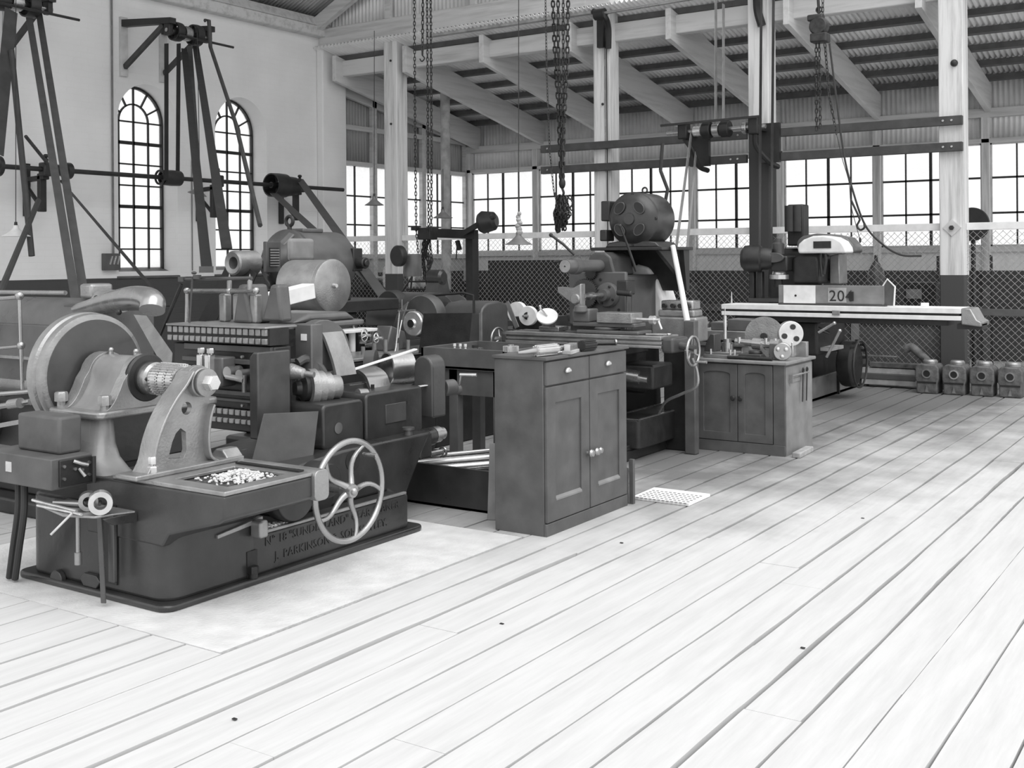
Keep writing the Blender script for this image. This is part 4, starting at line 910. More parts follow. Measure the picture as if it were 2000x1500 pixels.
# work table with tee slots
yl,yr=5.40,3.93; T=8.0
b=MB()
for z0,z1,x0 in ((1.0,1.03,T-.02),(.965,.985,T-.01),(.935,.955,T-.02)): b.box(x0,T+.3,yr,yl,z0,z1)
b.box(T+.01,T+.29,yr,yl,.935,1.0); b.build('work_table','cast',m,bev=.004)
b=MB()
for x in (T+.06,T+.14,T+.22): b.box(x-.009,x+.009,yr+.02,yl-.02,1.029,1.032)
b.build('tee_slots','black',m)
b=MB(); b.box(T-.01,T+.28,yr-.1,yr,.90,1.02); b.build('table_end','paint2',m,bev=.02,seg=3)
b=MB(); b.box(T,T+.26,yl,yl+.06,.93,1.02); b.build('table_end','paint2',m,bev=.02,seg=3)
def wheel(c,ax,R,r,nsp,m_,parent,hub=.025,handle=True,mat_='steel'):
    w_=MB(); c=V(c); u,q,d=basis(ax); w_.ring(c,ax,R,r,32,8); o=w_.build('handwheel_rim',mat_,parent,smooth=60)
    b=MB()
    for k in range(nsp):
        a=2*PI*k/nsp+.4; e=u*math.cos(a)+q*math.sin(a); b.tube([c+d*.02+e*hub,c+d*.01+e*R*.5,c+e*R],[r*.8,r*.65,r*.6],6)
    b.cyl(c-d*.02,c+d*.06,hub,hub,14); b.build('handwheel_spokes',mat_,parent,smooth=60)
    if handle: a=1.0; e=u*math.cos(a)+q*math.sin(a); MB().cyl(c+e*R*.9-d*.09,c+e*R*.9,.012,.009,10).build('handwheel_handle',mat_,parent)
wheel((T+.12,3.72,.915),(0,1,0),.115,.012,3,0,m); MB().cyl((T+.12,3.7,.93),(T+.12,3.86,.96),.03,seg=14).build('handwheel_boss','paint2',m)
wheel((T+.1,5.56,.945),(0,-1,0),.10,.011,3,0,m,handle=False); MB().cyl((T+.1,5.56,.945),(T+.1,5.44,.97),.025,seg=14).build('handwheel_boss','steel',m)
b=MB(); b.tube(curve([KX(1352,700,8.25),KX(1362,728,8.25),KX(1360,755,8.25),KX(1330,770,8.3),KX(1300,785,8.4),KX(1284,812,8.5)],6),.012,8); b.build('coolant_hose','cast',m,smooth=60)
# overarm, support bracket, spindle nose and arbor
b=MB(); b.lathe([(0,0),(.055,0),(.058,.006),(.058,.12),(.07,.125),(.07,.2),(.052,.21),(.052,.6),(.062,.61),(.062,.9),(0,.9)],(8.0,4.81,1.583),X_,32); b.build('overarm','paint3',m)
MB().lathe([(0,0),(.052,0),(.052,.004),(0,.004)],(7.995,4.81,1.583),X_,28).build('overarm_face','cast',m)
MB().cyl((7.99,4.81,1.583),(8.0,4.81,1.583),.006,seg=8).build('centre_hole','black',m)
b=MB(); b.prism([(4.66,1.5),(4.96,1.5),(4.92,1.66),(4.86,1.70),(4.76,1.70),(4.70,1.66)],'x',8.58,8.95); b.build('overarm_clamp','paint2',m,bev=.02,seg=3)
b=MB(); b.tube([KX(1076,459,8.1),KX(1100,477,8.1),KX(1122,498,8.15)],.011,10); b.ball(KX(1076,459,8.1),.018,10); b.build('clamp_lever','dark',m)
b=MB(); b.tube([KX(1082,512,8.1),KX(1096,510,8.1)],.010,8); b.ball(KX(1083,512,8.1),.014,8); b.build('clamp_lever','dark',m)
b=MB(); b.tube([KX(1211,441,8.3),KX(1226,480,8.35),KX(1243,530,8.4)],[.008,.010,.012],10); b.ball(KX(1211,441,8.3),.016,10); b.build('starting_lever','dark',m)
b=MB(); b.box(8.35,8.5,4.42,4.52,1.34,1.46); b.cyl((8.36,4.52,1.36),(8.36,4.38,1.35),.025,seg=14); b.build('lever_bracket','dark',m,bev=.01)
b=MB(); b.cyl((8.42,4.46,1.36),(8.42,4.46,1.0),.008,seg=8).cyl((8.46,4.43,1.36),(8.46,4.43,1.0),.006,seg=8); b.build('lever_rod','paint2',m)
b=MB(); b.lathe([(0,0),(.05,0),(.055,.06),(.10,.065),(.11,.09),(.11,.12),(0,.12)],(8.46,4.72,1.33),X_,32); b.build('spindle_nose','paint3',m)
for k in range(4): a=k*PI/2+.5; MB().hexn((8.525,4.72+.08*math.cos(a),1.33+.08*math.sin(a)),(-1,0,0),.012,.012).build('nose_bolt','dark',m)
b=MB(); b.cyl((8.15,4.72,1.33),(8.46,4.72,1.33),.022,seg=14).cyl((8.24,4.72,1.33),(8.3,4.72,1.33),.034,seg=16); b.build('arbor','steel',m)
b=MB(); b.prism([(4.72,1.22),(4.80,1.27),(4.95,1.36),(4.95,1.41),(4.80,1.40),(4.72,1.44)],'x',8.10,8.18); b.cyl((8.08,4.77,1.31),(8.2,4.77,1.31),.045,seg=18); b.build('arbor_support','cast',m,bev=.01)
MB().gear((8.52,4.93,1.34),X_,.13,.03,40,.01).build('change_gear','paint2',m,smooth=20)
MB().gear((8.54,4.88,1.52),X_,.06,.03,20,.01).build('change_gear','dark',m,smooth=20)
# vice, slotted angle and clutter on the table
vc=thing('machine_vice','long cast milling vice bolted across the milling machine table','vice',(8.15,4.3,1.032))
b=MB(); b.box(8.02,8.27,4.15,4.72,1.032,1.06).cyl((8.15,4.5,1.06),(8.15,4.5,1.085),.11,seg=28).box(8.06,8.26,4.2,4.78,1.085,1.12); b.build('base','paint3',vc,bev=.008)
b=MB(); b.box(8.04,8.24,4.22,4.54,1.12,1.205); b.build('jaw','cast',vc,bev=.006)
b=MB(); b.box(8.06,8.22,4.62,4.78,1.12,1.23); b.lathe([(0,0),(.06,0),(.05,.06),(0,.06)],(8.06,4.7,1.2),Z_,16); b.build('jaw','paint3',vc,bev=.012)
b=MB(); b.cyl((8.14,4.22,1.15),(8.14,4.02,1.15),.015,seg=12).cyl((8.14,4.1,1.15),(8.14,4.06,1.15),.035,seg=14).tube([(8.14,4.03,1.15),(8.12,3.99,1.08)],.009,8); b.build('screw','bright',vc)
ih=thing('index_head','bright index head with slotted white disc at the left of the milling table','index head',(8.2,5.15,1.032))
MB().lathe([(0,0),(.085,0),(.09,.006),(.09,.02),(0,.02)],(8.1,5.05,1.15),V((-.6,-.35,.75)),36).build('index_plate','white',ih)
b=MB(); b.box(8.12,8.28,4.95,5.15,1.032,1.07); b.cyl((8.2,5.1,1.07),(8.14,5.05,1.15),.06,seg=18); b.build('body','steel',ih,bev=.006)
b=MB(); b.slab((8.08,5.04,1.165),(8.07,5.10,1.23),.018,.008); b.cyl((8.07,5.10,1.22),(8.05,5.09,1.25),.010); b.build('crank','bright',ih)
for i,(px,py) in enumerate(((1262,655),(1285,652),(1310,650),(1335,648),(1250,640))):
    p=KZ(px,py,1.032); p.x=min(p.x,8.26); p.z=1.032
ft=thing('spanner','bright flat spanner lying along the right half of the milling table','spanner',(8.1,4.05,1.032)); MB().slab((8.1,4.12,1.038),(8.16,3.96,1.038),.02,.01).build('handle','bright',ft); MB().ring((8.165,3.95,1.038),Z_,.015,.006,12,6).build('head','bright',ft)
# gearbox casing behind the column; its white colour carries the light falling there
gc=thing('gearbox','pale curved gearbox casing standing behind the milling machine column under its motor shelf','gearbox',(9.4,4.2,0))
pts=[KX(x,y,9.2) for x,y in ((1250,640),(1236,560),(1228,522),(1245,516),(1266,522),(1282,548),(1294,585),(1297,640))]
b=MB(); b.prism([(p.y,p.z) for p in pts],'x',9.2,9.5); b.build('casing','white',gc,bev=.03,seg=4)
b=MB(); b.box(8.75,9.0,3.98,4.40,.93,1.14).box(8.80,8.98,4.02,4.36,1.14,1.20); b.build('change_box','cast',gc,bev=.015,seg=3)
b=MB(); b.box(8.78,8.98,4.06,4.30,.0,.93).box(9.2,9.45,4.3,4.5,0,1.0); b.build('pedestal','dark',gc,bev=.01)
for y in (4.08,4.15,4.22,4.30): MB().cyl((8.79,y,1.235),(8.93,y,1.235),.02,seg=12).build('selector','dark',gc)
MB().box(8.82,8.98,4.04,4.34,1.20,1.28).build('selector_block','steel',gc,bev=.012)
# motor shelf + motor
ms=thing('motor_shelf','flat iron shelf with triangular brackets carrying the round motor over the milling machine','shelf',(9.0,4.6,1.68))
zs=1.715; MB().box(8.72,9.36,4.28,4.98,zs,zs+.028).build('plate','dark',ms,bev=.004)
for y in (4.36,4.86): MB().prism([(8.78,zs),(9.32,zs),(9.3,1.5),(9.15,1.5)],'y',y-.02,y+.02).build('bracket','dark',ms,bev=.006)
MB().prism([(9.2,zs),(9.32,zs),(9.32,1.35),(9.26,1.35)],'y',4.3,4.9).build('strut','dark',ms)
mo=thing('electric_motor','round dark electric motor with four oval vents and lifting eye, above the milling machine','motor',(9.0,4.62,zs+.03))
c0=V((8.80,4.62,1.99)); R_=.24
prof=[(0,-.035),(.05,-.035),(.055,-.02),(.09,-.015),(.15,-.01),(.20,.02),(.228,.05),(R_,.055),(R_,.075),(.232,.08)]
b=MB(); b.lathe(prof,c0,X_,48); b.build('end_bell','paint',mo,smooth=40)
b=MB(); b.lathe([(0,.08),(.232,.08),(.236,.10),(.236,.40),(.22,.43),(.16,.47),(0,.48)],c0,X_,48); b.build('barrel','paint',mo,smooth=40)
for k in range(4):
    a=math.radians(45+90*k); e=V((0,math.cos(a),math.sin(a))); t=V((0,-math.sin(a),math.cos(a)))
    b=MB(); F=Matrix((e,t,V((1,0,0)))).transposed().to_4x4(); F.translation=c0+e*.135+V((-.022,0,0))
    b=MB(F); b.prism([(x*.037,y*.055) for x,y in circ(0,0,1,16)],'z',-.006,.012); b.build('vent','black',mo); MB(F).tube([(x*.041,y*.059,-.004) for x,y in circ(0,0,1,20)],.005,6,closed=True).build('vent_rim','paint2',mo)
for k in range(4):
    a=math.radians(90*k); MB().hexn(c0+V((.05,.225*math.cos(a),.225*math.sin(a))),(-1,0,0),.014,.012).build('end_bolt','black',mo)
MB().ring(c0+V((.28,0,.265)),X_,.024,.008,18,8).build('lifting_eye','dark',mo)
b=MB(); b.box(8.86,9.2,4.86,4.95,1.98,2.16).box(8.80,8.95,4.86,4.93,1.80,1.90); b.build('terminal_box','dark',mo,bev=.01)
b=MB(); b.prism([(4.36,zs+.028),(4.90,zs+.028),(4.86,zs+.07),(4.74,1.80),(4.50,1.80),(4.40,zs+.07)],'x',8.84,9.22); b.build('feet','paint',mo,bev=.01)
b=MB(); b.tube([KX(1290,333,10),KX(1304,370,10),KX(1299,395,10)],.018,8); b.tube([KX(1290,333,10),KX(1294,280,10)],.018,8); tag(b.build('cable_conduit','black'),'bent black conduit coming down behind the round motor from the rail','pipe')
# belts to the motor countershaft and leaning pole
bl=tag(MB().slab(KX(1350,262,13.9),KX(1300,640,10.6),.07,.008,up=Y_).slab(KX(1359,300,13.9),KX(1328,640,10.6),.07,.008,up=Y_).build('flat_belt','cast'),'pair of pale belts running from the hung countershaft down behind the round motor','belt')
bp=thing('pale_pole','thick pale pole standing slantwise behind the right end of the milling table','pole',KX(1347,655,8.7))
MB().tube([KX(1314,480,8.9),KX(1330,560,8.8),KX(1347,655,8.7)],[.022,.024,.028],12).build('pole','white',bp)
MB().box(KX(1350,655,8.7).x-.04,KX(1350,655,8.7).x+.04,KX(1350,655,8.7).y-.05,KX(1350,655,8.7).y+.05,.0,1.12).build('foot','wood',bp,bev=.01)
# another table behind (right of handwheel)
ub=thing('machine_bed','grey machine slide behind the low cupboard with turned parts on it','machine bed',(10.2,4.7,0))
b=MB(); b.box(10.0,10.5,3.95,4.85,.86,.95).box(10.02,10.48,3.95,4.85,.80,.84).box(10.05,10.45,4.1,4.7,0,.8); b.build('slide','cast',ub,bev=.006)
b=MB(); b.cyl((10.1,4.75,1.0),(10.1,4.45,1.0),.03,seg=14).cyl((10.1,4.6,1.0),(10.1,4.54,1.0),.055,seg=18).cyl((10.1,4.4,1.0),(10.1,4.1,.99),.022,seg=12); b.build('tailstock_spindle','steel',ub)
b=MB(); b.box(10.05,10.3,4.0,4.25,.95,1.06).box(10.05,10.3,4.28,4.42,.95,1.03); b.build('rest','paint3',ub,bev=.01)
# ================================================================ LARGE MILLING MACHINE WITH LONG TABLE (right)
m=thing('long_table_mill','large milling machine with very long pale table and rounded drive hood before the fence','machine',(13.2,4.3,0))
b=MB(); b.prism([(12.5,4.27),(14.3,4.27),(14.3,5.3),(12.5,5.3)],'z',0.0,.26,[[(12.54,4.31),(14.26,4.31),(14.26,5.26),(12.54,5.26)]]); b.build('drip_tray','cast',m,bev=.004); MB().box(12.5,14.3,4.27,5.3,0,.03).build('tray_floor','dark',m)
MB().box(13.4,13.43,4.24,4.27,0.0,.3).build('tray_post','dark',m)
b=MB(); b.prism([(13.2,0.03),(14.2,.03),(14.1,1.0),(13.5,1.0),(13.3,.5)],'y',4.5,5.1); b.build('column','dark',m,bev=.03)
b=MB(); b.box(13.3,14.1,4.4,5.1,1.0,1.75); b.build('column_head','dark',m,bev=.06,seg=4)
b=MB(); b.box(12.2,13.2,4.1,4.9,.55,.93); b.build('knee','dark',m,bev=.03,seg=3)
TX=12.0
b=MB()
for z0,z1,x0 in ((1.06,1.115,TX-.01),(.99,1.035,TX-.01)): b.box(x0,TX+.42,2.55,5.14,z0,z1)
b.build('long_table','white',m,bev=.004)
MB().box(TX+.02,TX+.4,2.57,5.12,1.03,1.065).build('tee_slot','dark',m)
MB().box(TX+.05,TX+.38,2.7,5.0,.93,.99).build('table_slide','dark',m)
MB().box(TX-.03,TX,3.78,3.86,1.02,1.07).build('stop_dog','cast',m,bev=.004)
b=MB(); b.prism([(2.55,.95),(2.55,1.115),(2.46,1.115),(2.40,1.0),(2.36,.98),(2.36,.93)],'x',TX,TX+.4); b.build('table_end','cast',m,bev=.012)
MB().box(TX+.05,TX+.3,2.36,2.60,.90,.955).build('end_bearing','dark',m)
b=MB(); b.lathe([(0,0),(.20,0),(.26,.03),(.27,.06),(.27,.16),(.24,.18),(0,.18)],(13.1,4.12,.40),(0,-1,0),40); b.build('belt_guard','dark',m)
b=MB(); b.ring((13.1,3.9,.40),(0,1,0),.27,.014,40,6)
for k in range(7): a=.2+k*.35; b.slab((13.1+.27*math.cos(a),3.9,.4+.27*math.sin(a)),(13.1+.27*math.cos(a),3.95,.4+.27*math.sin(a)),.02,.03)
b.build('guard_rim','paint',m)
b=MB(); b.box(12.55,13.1,4.4,4.46,.55,.95).box(12.3,12.4,4.35,4.43,.03,.55).tube([(12.3,4.2,.9),(12.25,4.1,.85),(12.3,4.0,.8)],.02,8); b.build('brace','paint2',m)
for a_,c_ in (((12.1,4.05,.82),(12.05,3.86,.93)),((12.15,3.98,.55),(12.05,3.8,.85))): MB().cyl(a_,c_,.016,seg=10).ball(c_,.022,8).build('crank_handle','bright',m)
# head
hx=12.3
b=MB(); b.box(13.2,13.42,4.60,4.80,1.78,2.28); b.build('feed_motor','black',m,bev=.02)
b=MB(); b.cyl((13.1,4.73,1.95),(13.1,4.73,2.26),.06,seg=18).cyl((13.12,4.65,1.95),(13.12,4.65,2.26),.05,seg=18); b.build('feed_motor','dark',m)
K=lambda px,py:KX(px,py,12.6)
hood=[(K(1562,495)),(K(1560,485)),(K(1563,476)),(K(1572,468)),(K(1590,461)),(K(1610,460)),(K(1630,463)),(K(1645,471)),(K(1653,483)),(K(1655,494))]
MB().prism([(p.y,p.z) for p in hood],'x',12.55,12.85).build('drive_hood','white',m,bev=.02,seg=3)
hood2=[(K(1540,480)),(K(1542,468)),(K(1552,460)),(K(1580,455)),(K(1610,457)),(K(1640,463)),(K(1655,480)),(K(1655,494)),(K(1545,494))]
MB().prism([(p.y,p.z) for p in hood2],'x',12.86,13.2).build('drive_hood','paint3',m,bev=.03,seg=3)
q0,q1=K(1592,485),K(1626,471); MB().box(12.54,12.56,q1.y,q0.y,q0.z,q1.z).build('name_plate','dark',m)
b=MB(); pts=[K(1545,555),K(1545,505),K(1565,497),K(1595,497),K(1600,510),K(1600,555)]; b.prism([(p.y,p.z) for p in pts],'x',12.62,13.4); b.build('head_casting','dark',m,bev=.04,seg=4)
pts=[K(1604,556),K(1604,500),K(1622,495),K(1624,556)]; MB().prism([(p.y,p.z) for p in pts],'x',12.9,13.2).build('side_column','cast',m,bev=.01)
b=MB(); b.tube(curve([K(1606,540),K(1603,505),K(1608,487),K(1613,505),K(1609,535)],6),.02,8); b.build('cable_loop','dark',m)
pc=K(1480,505); b=MB(); b.lathe([(0,0),(.10,0),(.15,.04),(.155,.08),(.155,.22),(.13,.24),(.13,.30),(.11,.36),(0,.36)],(12.45,pc.y+.14,pc.z+.0),V((.2,-1,0)),36); b.build('drive_drum','dark',m)
b=MB(); a_=K(1500,512);c_=K(1540,494); b.prism([( (a_.y+c_.y)/2+.13*math.cos(t*.393), (a_.z+c_.z)/2+.058*math.sin(t*.393)) for t in range(16)],'x',12.42,12.46); b.build('oval_plate','paint2',m,bev=.006)
b=MB(); a_=K(1512,530);c_=K(1545,500); b.box(12.47,12.8,c_.y,a_.y,a_.z,1.66); b.build('spindle_housing','dark',m,bev=.02)
p=K(1522,545); b=MB(); b.lathe([(0,0),(.11,0),(.11,.05),(.08,.055),(.07,.11),(0,.11)],(12.6,p.y,p.z),Z_,28); b.build('spindle_ring','bright',m,smooth=20)
p=K(1520,560); MB().cyl((12.6,p.y,1.30),(12.6,p.y,1.42),.05,seg=18).build('cutter_chuck','dark',m)
b=MB(); p=K(1520,485); b.lathe([(0,0),(.07,0),(.07,.12),(.04,.14),(.04,.18),(0,.18)],(12.6,p.y,1.68),Z_,18); b.build('oil_reservoir','paint2',m)
b=MB(); 
for px in (1474,1490): p=K(px,580); b.box(12.5,12.58,p.y-.03,p.y+.03,1.13,1.48)
b.build('arbor_yoke','dark',m,bev=.01)
MB().box(12.45,12.7,4.60,5.0,1.13,1.17).build('yoke_base','paint',m)
# casting on the long table
ws_=thing('steel_casting','long flat steel casting chalked 204 standing on edge on the long milling table','casting',(12.1,3.95,1.117))
MB().box(12.08,12.14,3.32,4.50,1.117,1.135).build('foot','paint2',ws_)
b=MB(); b.box(12.09,12.13,3.34,4.50,1.135,1.335); b.build('web','woodlt',ws_,bev=.004)
MB().box(12.082,12.09,4.08,4.44,1.137,1.333).build('bright_patch','white',ws_); MB().cyl((12.08,4.3,1.22),(12.075,4.3,1.22),.012,seg=10).build('hole','black',ws_)
MB().box(12.084,12.09,3.74,3.94,1.15,1.31).build('number_panel','plank',ws_)
o=text_mesh('chalk_number','204',.17,'paint',ws_,(12.082,3.93,1.165),(0,-1,0),Z_,.001,1.05)
MB().box(12.07,12.09,3.66,3.71,1.17,1.27).build('lug','dark',ws_,bev=.004)
gf=thing('pointed_frame','pointed white-edged frame standing on the long milling table beside the chalked casting','frame',(12.15,3.2,1.117))
pts=[KX(1725,600,12.1),KX(1722,562,12.1),KX(1733,545,12.1),KX(1748,560,12.1),KX(1746,600,12.1)]; pts=[V((12.1,p.y,max(p.z,1.125))) for p in pts]
MB().tube(pts,.010,8).build('edge','white',gf); MB().prism([(p.y,p.z) for p in pts],'x',12.105,12.112).build('panel','wood',gf)
cd=tag(MB().box(12.15,12.16,2.90,2.98,1.116,1.16).build('card','paper'),'small white card propped on the right part of the long milling table','card')
pn=thing('height_pin','thin bright pin standing near the left end of the long milling table','pin',KX(1429,600,12.2)); p=KX(1429,600,12.2); MB().cyl((12.2,p.y,1.116),(12.2,p.y,1.25),.012,.004,10).build('pin','bright',pn)
wp=tag(MB().box(12.3,12.75,3.98,4.45,.60,.64).build('wooden_shelf','plank',bev=.004),'pale plank shelf end sticking out beside the dark belt guard','shelf')
# ================================================================ OVERHEAD-MOTOR MACHINE
m=thing('drive_stand','stand with a drum and pale beam under the very large grey motor','stand',(7.0,6.6,0))
b=MB(); b.box(6.55,7.7,6.55,7.3,0,.18).prism([(6.7,.18),(7.6,.18),(7.45,1.2),(6.85,1.2)],'y',6.6,7.25); b.build('pedestal','paint',m,bev=.03)
b=MB(); b.box(6.6,7.9,6.5,7.3,1.2,1.30); b.build('platform','dark',m,bev=.01)
b=MB(); a_=KY(508,592,5.82);c_=KY(604,568,5.82); b.slab(a_,c_,.12,.11); b.build('beam','white',m,bev=.006)
MB().box(c_.x-.1,c_.x+.1,5.75,6.6,1.12,1.24).build('cross_beam','dark',m)
p=KY(652,558,5.95); b=MB(); b.lathe([(0,0),(.19,0),(.205,.01),(.205,.04),(.195,.05),(.2,.06),(.2,.42),(.17,.44),(0,.44)],p,(0,1,0),44); b.build('belt_drum','cast',m); MB().lathe([(0,0),(.015,0),(.02,.03),(0,.03)],p-V((0,.03,0)),(0,1,0),12).build('drum_pin','bright',m)
mo=thing('electric_motor','very large grey electric motor with lifting eye, square side cover and open pulley end','motor',(7.0,6.9,1.3))
cx=V((6.62,6.86,1.62)); R_=.29
b=MB(); b.lathe([(0,0),(.06,0),(.07,.03),(.14,.06),(.20,.14),(.25,.20),(.285,.22),(R_,.23),(R_,.26),(.28,.27)],cx,X_,44); b.build('end_bell','paint2',mo,smooth=50)
b=MB(); b.lathe([(0,.26),(.275,.26),(.275,.80),(.25,.83),(.15,.87),(0,.88)],cx,X_,44); b.build('barrel','paint3',mo,smooth=50)
for k in range(4):
    a=math.radians(20+90*k); e=V((0,math.cos(a),math.sin(a))); b=MB(); b.slab(cx+V((.04,0,0))+e*.06,cx+V((.22,0,0))+e*.26,.07,.05,up=e); b.build('bell_rib','paint3',mo,bev=.012)
pA=KY(568,510,6.56);pB=KY(616,466,6.56); b=MB(); b.box(pA.x,pB.x,6.56,6.62,pA.z,pB.z); b.build('side_cover','woodlt',mo,bev=.03,seg=4)
pA=KY(528,520,6.55);pB=KY(545,484,6.55); b=MB(); b.box(pA.x-.03,pB.x+.03,6.56,6.6,pA.z-.05,pB.z+.05); b.build('grille_frame','paint2',mo,bev=.006); b=MB(); b.box(pA.x,pB.x,6.552,6.56,pA.z,pB.z)
b.build('grille','black',mo)
b=MB(); 
for i in range(7): b.box(pA.x,pB.x,6.546,6.552,pA.z+i*(pB.z-pA.z)/7,pA.z+i*(pB.z-pA.z)/7+.008)
b.build('grille_bars','cast',mo)
b=MB(); b.box(cx.x+.35,cx.x+.6,6.78,6.95,1.885,1.92); b.build('top_plate','paint3',mo,bev=.01)
MB().ring(cx+V((.27,0,.36)),X_,.04,.016,22,8).cyl(cx+V((.27,0,.28)),cx+V((.27,0,.33)),.02).build('lifting_eye','dark',mo)
b=MB(); b.box(cx.x+.2,cx.x+.75,6.6,7.15,1.30,1.40); b.build('feet','dark',mo,bev=.01)
b=MB(); b.lathe([(.05,0),(.085,-.01),(.098,0),(.10,.02),(.10,.22),(.09,.23)],(6.26,6.86,1.63),X_,36,cap=False); b.lathe([(.05,0),(.055,.12),(0,.12)],(6.26,6.86,1.63),X_,24,cap=False); b.build('pulley','cast',mo); MB().cyl((6.48,6.86,1.63),(6.64,6.86,1.63),.05,seg=18).build('shaft_boss','paint2',mo)
b=MB(); a_=KY(628,505,6.5); b.cyl((7.45,6.6,1.62),(7.45,6.5,1.62),.05,seg=18).cyl((7.45,6.5,1.62),(7.45,6.48,1.62),.03); b.box(7.38,7.50,6.58,6.66,1.55,1.75); b.build('terminal_block','dark',mo,bev=.008)
bt=tag(MB().slab((6.36,6.95,1.6),(6.25,7.45,.75),.17,.01,up=(1,0,0)).slab((6.36,6.77,1.58),(6.2,7.2,.7),.17,.01,up=(1,0,0)).build('flat_belt','black'),'wide black belt descending from the open pulley of the very large grey motor','belt')
# ================================================================ LEFT-HAND MACHINE (cut by the picture edge)
m=thing('planing_machine','dark machine with long shiny rounded cover at the left picture edge, behind the round guard','machine',(4.9,7.2,0))
b=MB(); b.prism(rrect(4.3,5.4,6.35,9.2,.06,4),'z',0,.10).prism(rrect(4.45,5.3,6.5,9.1,.06,4),'z',.10,.78); b.build('bed','dark',m,bev=.015)
pr=[(4.62,.78),(4.62,1.22)]+arc(4.80,1.22,.18,180,60,8)+[(5.2,1.30),(5.2,.78)]
b=MB(); b.prism(pr,'y',6.50,9.2); b.build('long_cover','paint3',m,bev=.01)
MB().box(4.57,4.62,6.52,9.2,.98,1.0).box(4.55,4.62,6.5,9.2,.78,.84).build('cover_ledge','steel',m)
b=MB(); b.box(4.72,4.9,6.55,6.68,1.40,1.50); b.build('rail_post','cast',m,bev=.02)
b=MB(); b.tube([KX(0,571,4.75),KX(128,572,4.75)],.016,8); b.build('upper_rail','steel',m)
b=MB(); b.tube([KX(-5,584,4.45),KX(38,580,4.45)],.013,8).tube([KX(38,580,4.45),KX(44,765,4.45)],.013,8).tube([KX(44,765,4.45),KX(10,772,4.45)],.011,8).ball(KX(38,578,4.45),.03,10).ball(KX(41,675,4.45),.028,10).tube([KX(0,680,4.45),KX(42,676,4.45)],.011,8); b.build('pipe_rail','steel',m)
b=MB(); b.tube([KX(-5,795,4.35),KX(60,785,4.35)],.022,8).tube([KX(-5,770,4.35),KX(60,765,4.4)],.016,8).cyl(KX(20,790,4.3),KX(40,787,4.3),.034); b.build('feed_shaft','steel',m)
b=MB(); b.slab(KX(-5,832,4.3),KX(60,820,4.3),.02,.03); b.build('edge_strip','steel',m)
b=MB(); b.lathe([(0,0),(.14,0),(.15,.02),(.15,.2),(0,.2)],(4.3,7.3,.55),X_,30); b.build('gear_cover','dark',m)
# overhead arm reaching from behind the guard to the arbor
g=bpy.data.objects['gear_planing_machine']
b=MB(); pts=curve([KX(135,612,4.75),KX(175,601,4.65),KX(215,590,4.55),KX(255,583,4.45),KX(285,584,4.4),KX(298,592,4.38),KX(297,606,4.36)],10); n=len(pts); b.tube(pts,[.045+.03*min(1,i/30) for i in range(n)],24); b.build('overhead_arm','steel',g,smooth=70)
b=MB(); p=KX(218,576,4.8); b.cyl(p-V((.0,.12,.04)),p+V((0,.12,-.04)),.075,seg=28); b.build('arm_drum','cast',g)
b=MB(); p=KX(150,603,4.72); b.box(p.x-.05,p.x+.06,p.y-.05,p.y+.08,p.z-.07,p.z+.035); b.build('arm_clamp','paint2',g,bev=.01)
for px,py in ((232,610),(205,578),(188,582)): MB().ball(KX(px,py,4.36 if px>230 else 4.6),.018,10).build('arm_screw','dark',g)
# ================================================================ MACHINE BEHIND THE TRAY TABLE
m=thing('gear_cutting_machine','dark machine with arched guard and square hood behind the tray table','machine',(8.2,6.4,0))
pA=KZ(668,705,.86); yf=pA.y
b=MB(); b.box(pA.x-.1,7.8,yf+.02,6.45,0,.84).box(7.8,8.9,yf+.02,7.3,0,.84); b.build('bed','dark',m,bev=.02)
b=MB(); b.box(pA.x-.12,7.8,yf,6.45,.84,.865).box(7.8,8.9,yf,7.3,.84,.865); b.build('bed_top','cast',m,bev=.005)
text_mesh('raised_lettering','SMITH',.001,'dark',m,(0,0,-50),X_,Z_) if False else None
def hoodarc(px0,px1,pyt,pyb,y,dep,name,m_,k=.9):
    a_=KY(px0,pyb,y); c_=KY(px1,pyb,y); t=KY((px0+px1)/2,pyt,y); r=(c_.x-a_.x)/2; cx=(a_.x+c_.x)/2; h=t.z-a_.z
    pts=[(cx+r*math.cos(math.radians(an)),a_.z+h*math.sin(math.radians(an))**k) for an in range(0,181,12)]
    MB().prism(pts,'y',y,y+dep).build(name,m_,m,bev=.015,seg=3)
hoodarc(792,895,571,640,6.6,.5,'arched_guard','paint',.8)
hoodarc(845,925,573,640,6.9,.3,'arched_guard','paint2',.8)
hoodarc(790,870,588,665,6.4,.15,'arched_guard','paint2',.9)
a_=KX(905,660,8.6); c_=KX(1000,580,8.6)
yc=KX(940,600,8.5).y; yd=KX(903,600,8.5).y
pts=[(8.5,.5),(8.5,1.13),(8.53,1.19),(8.60,1.235),(8.80,1.25),(8.93,1.22),(8.95,1.17),(8.95,.5)]
MB().prism(pts,'y',yc,yd+.25).build('square_hood','paint2',m,bev=.02,seg=3)
MB().box(8.49,8.51,yc-.004,yc+.02,.6,1.15).build('hood_seam','cast',m)
P=[KX(828,612,7.35),KX(922,611,7.35),KX(915,678,7.35),KX(818,690,7.35)]; MB().quad(P,.008).build('hanging_sheet','dark',m)
p=KX(805,632,7.7); b=MB(); b.lathe([(0,0),(.03,-.02),(.045,0),(.10,0),(.11,.01),(.11,.05),(0,.05)],p,X_,32); b.build('chuck','bright',m); MB().lathe([(0,0),(.035,0),(.035,.005),(0,.005)],p-V((.025,0,0)),X_,18).build('chuck_bore','black',m)
b=MB(); b.lathe([(0,0),(.18,0),(.19,.02),(.19,.12),(0,.12)],p+V((.06,-.05,.06)),X_,36); b.build('work_wheel','paint2',m)
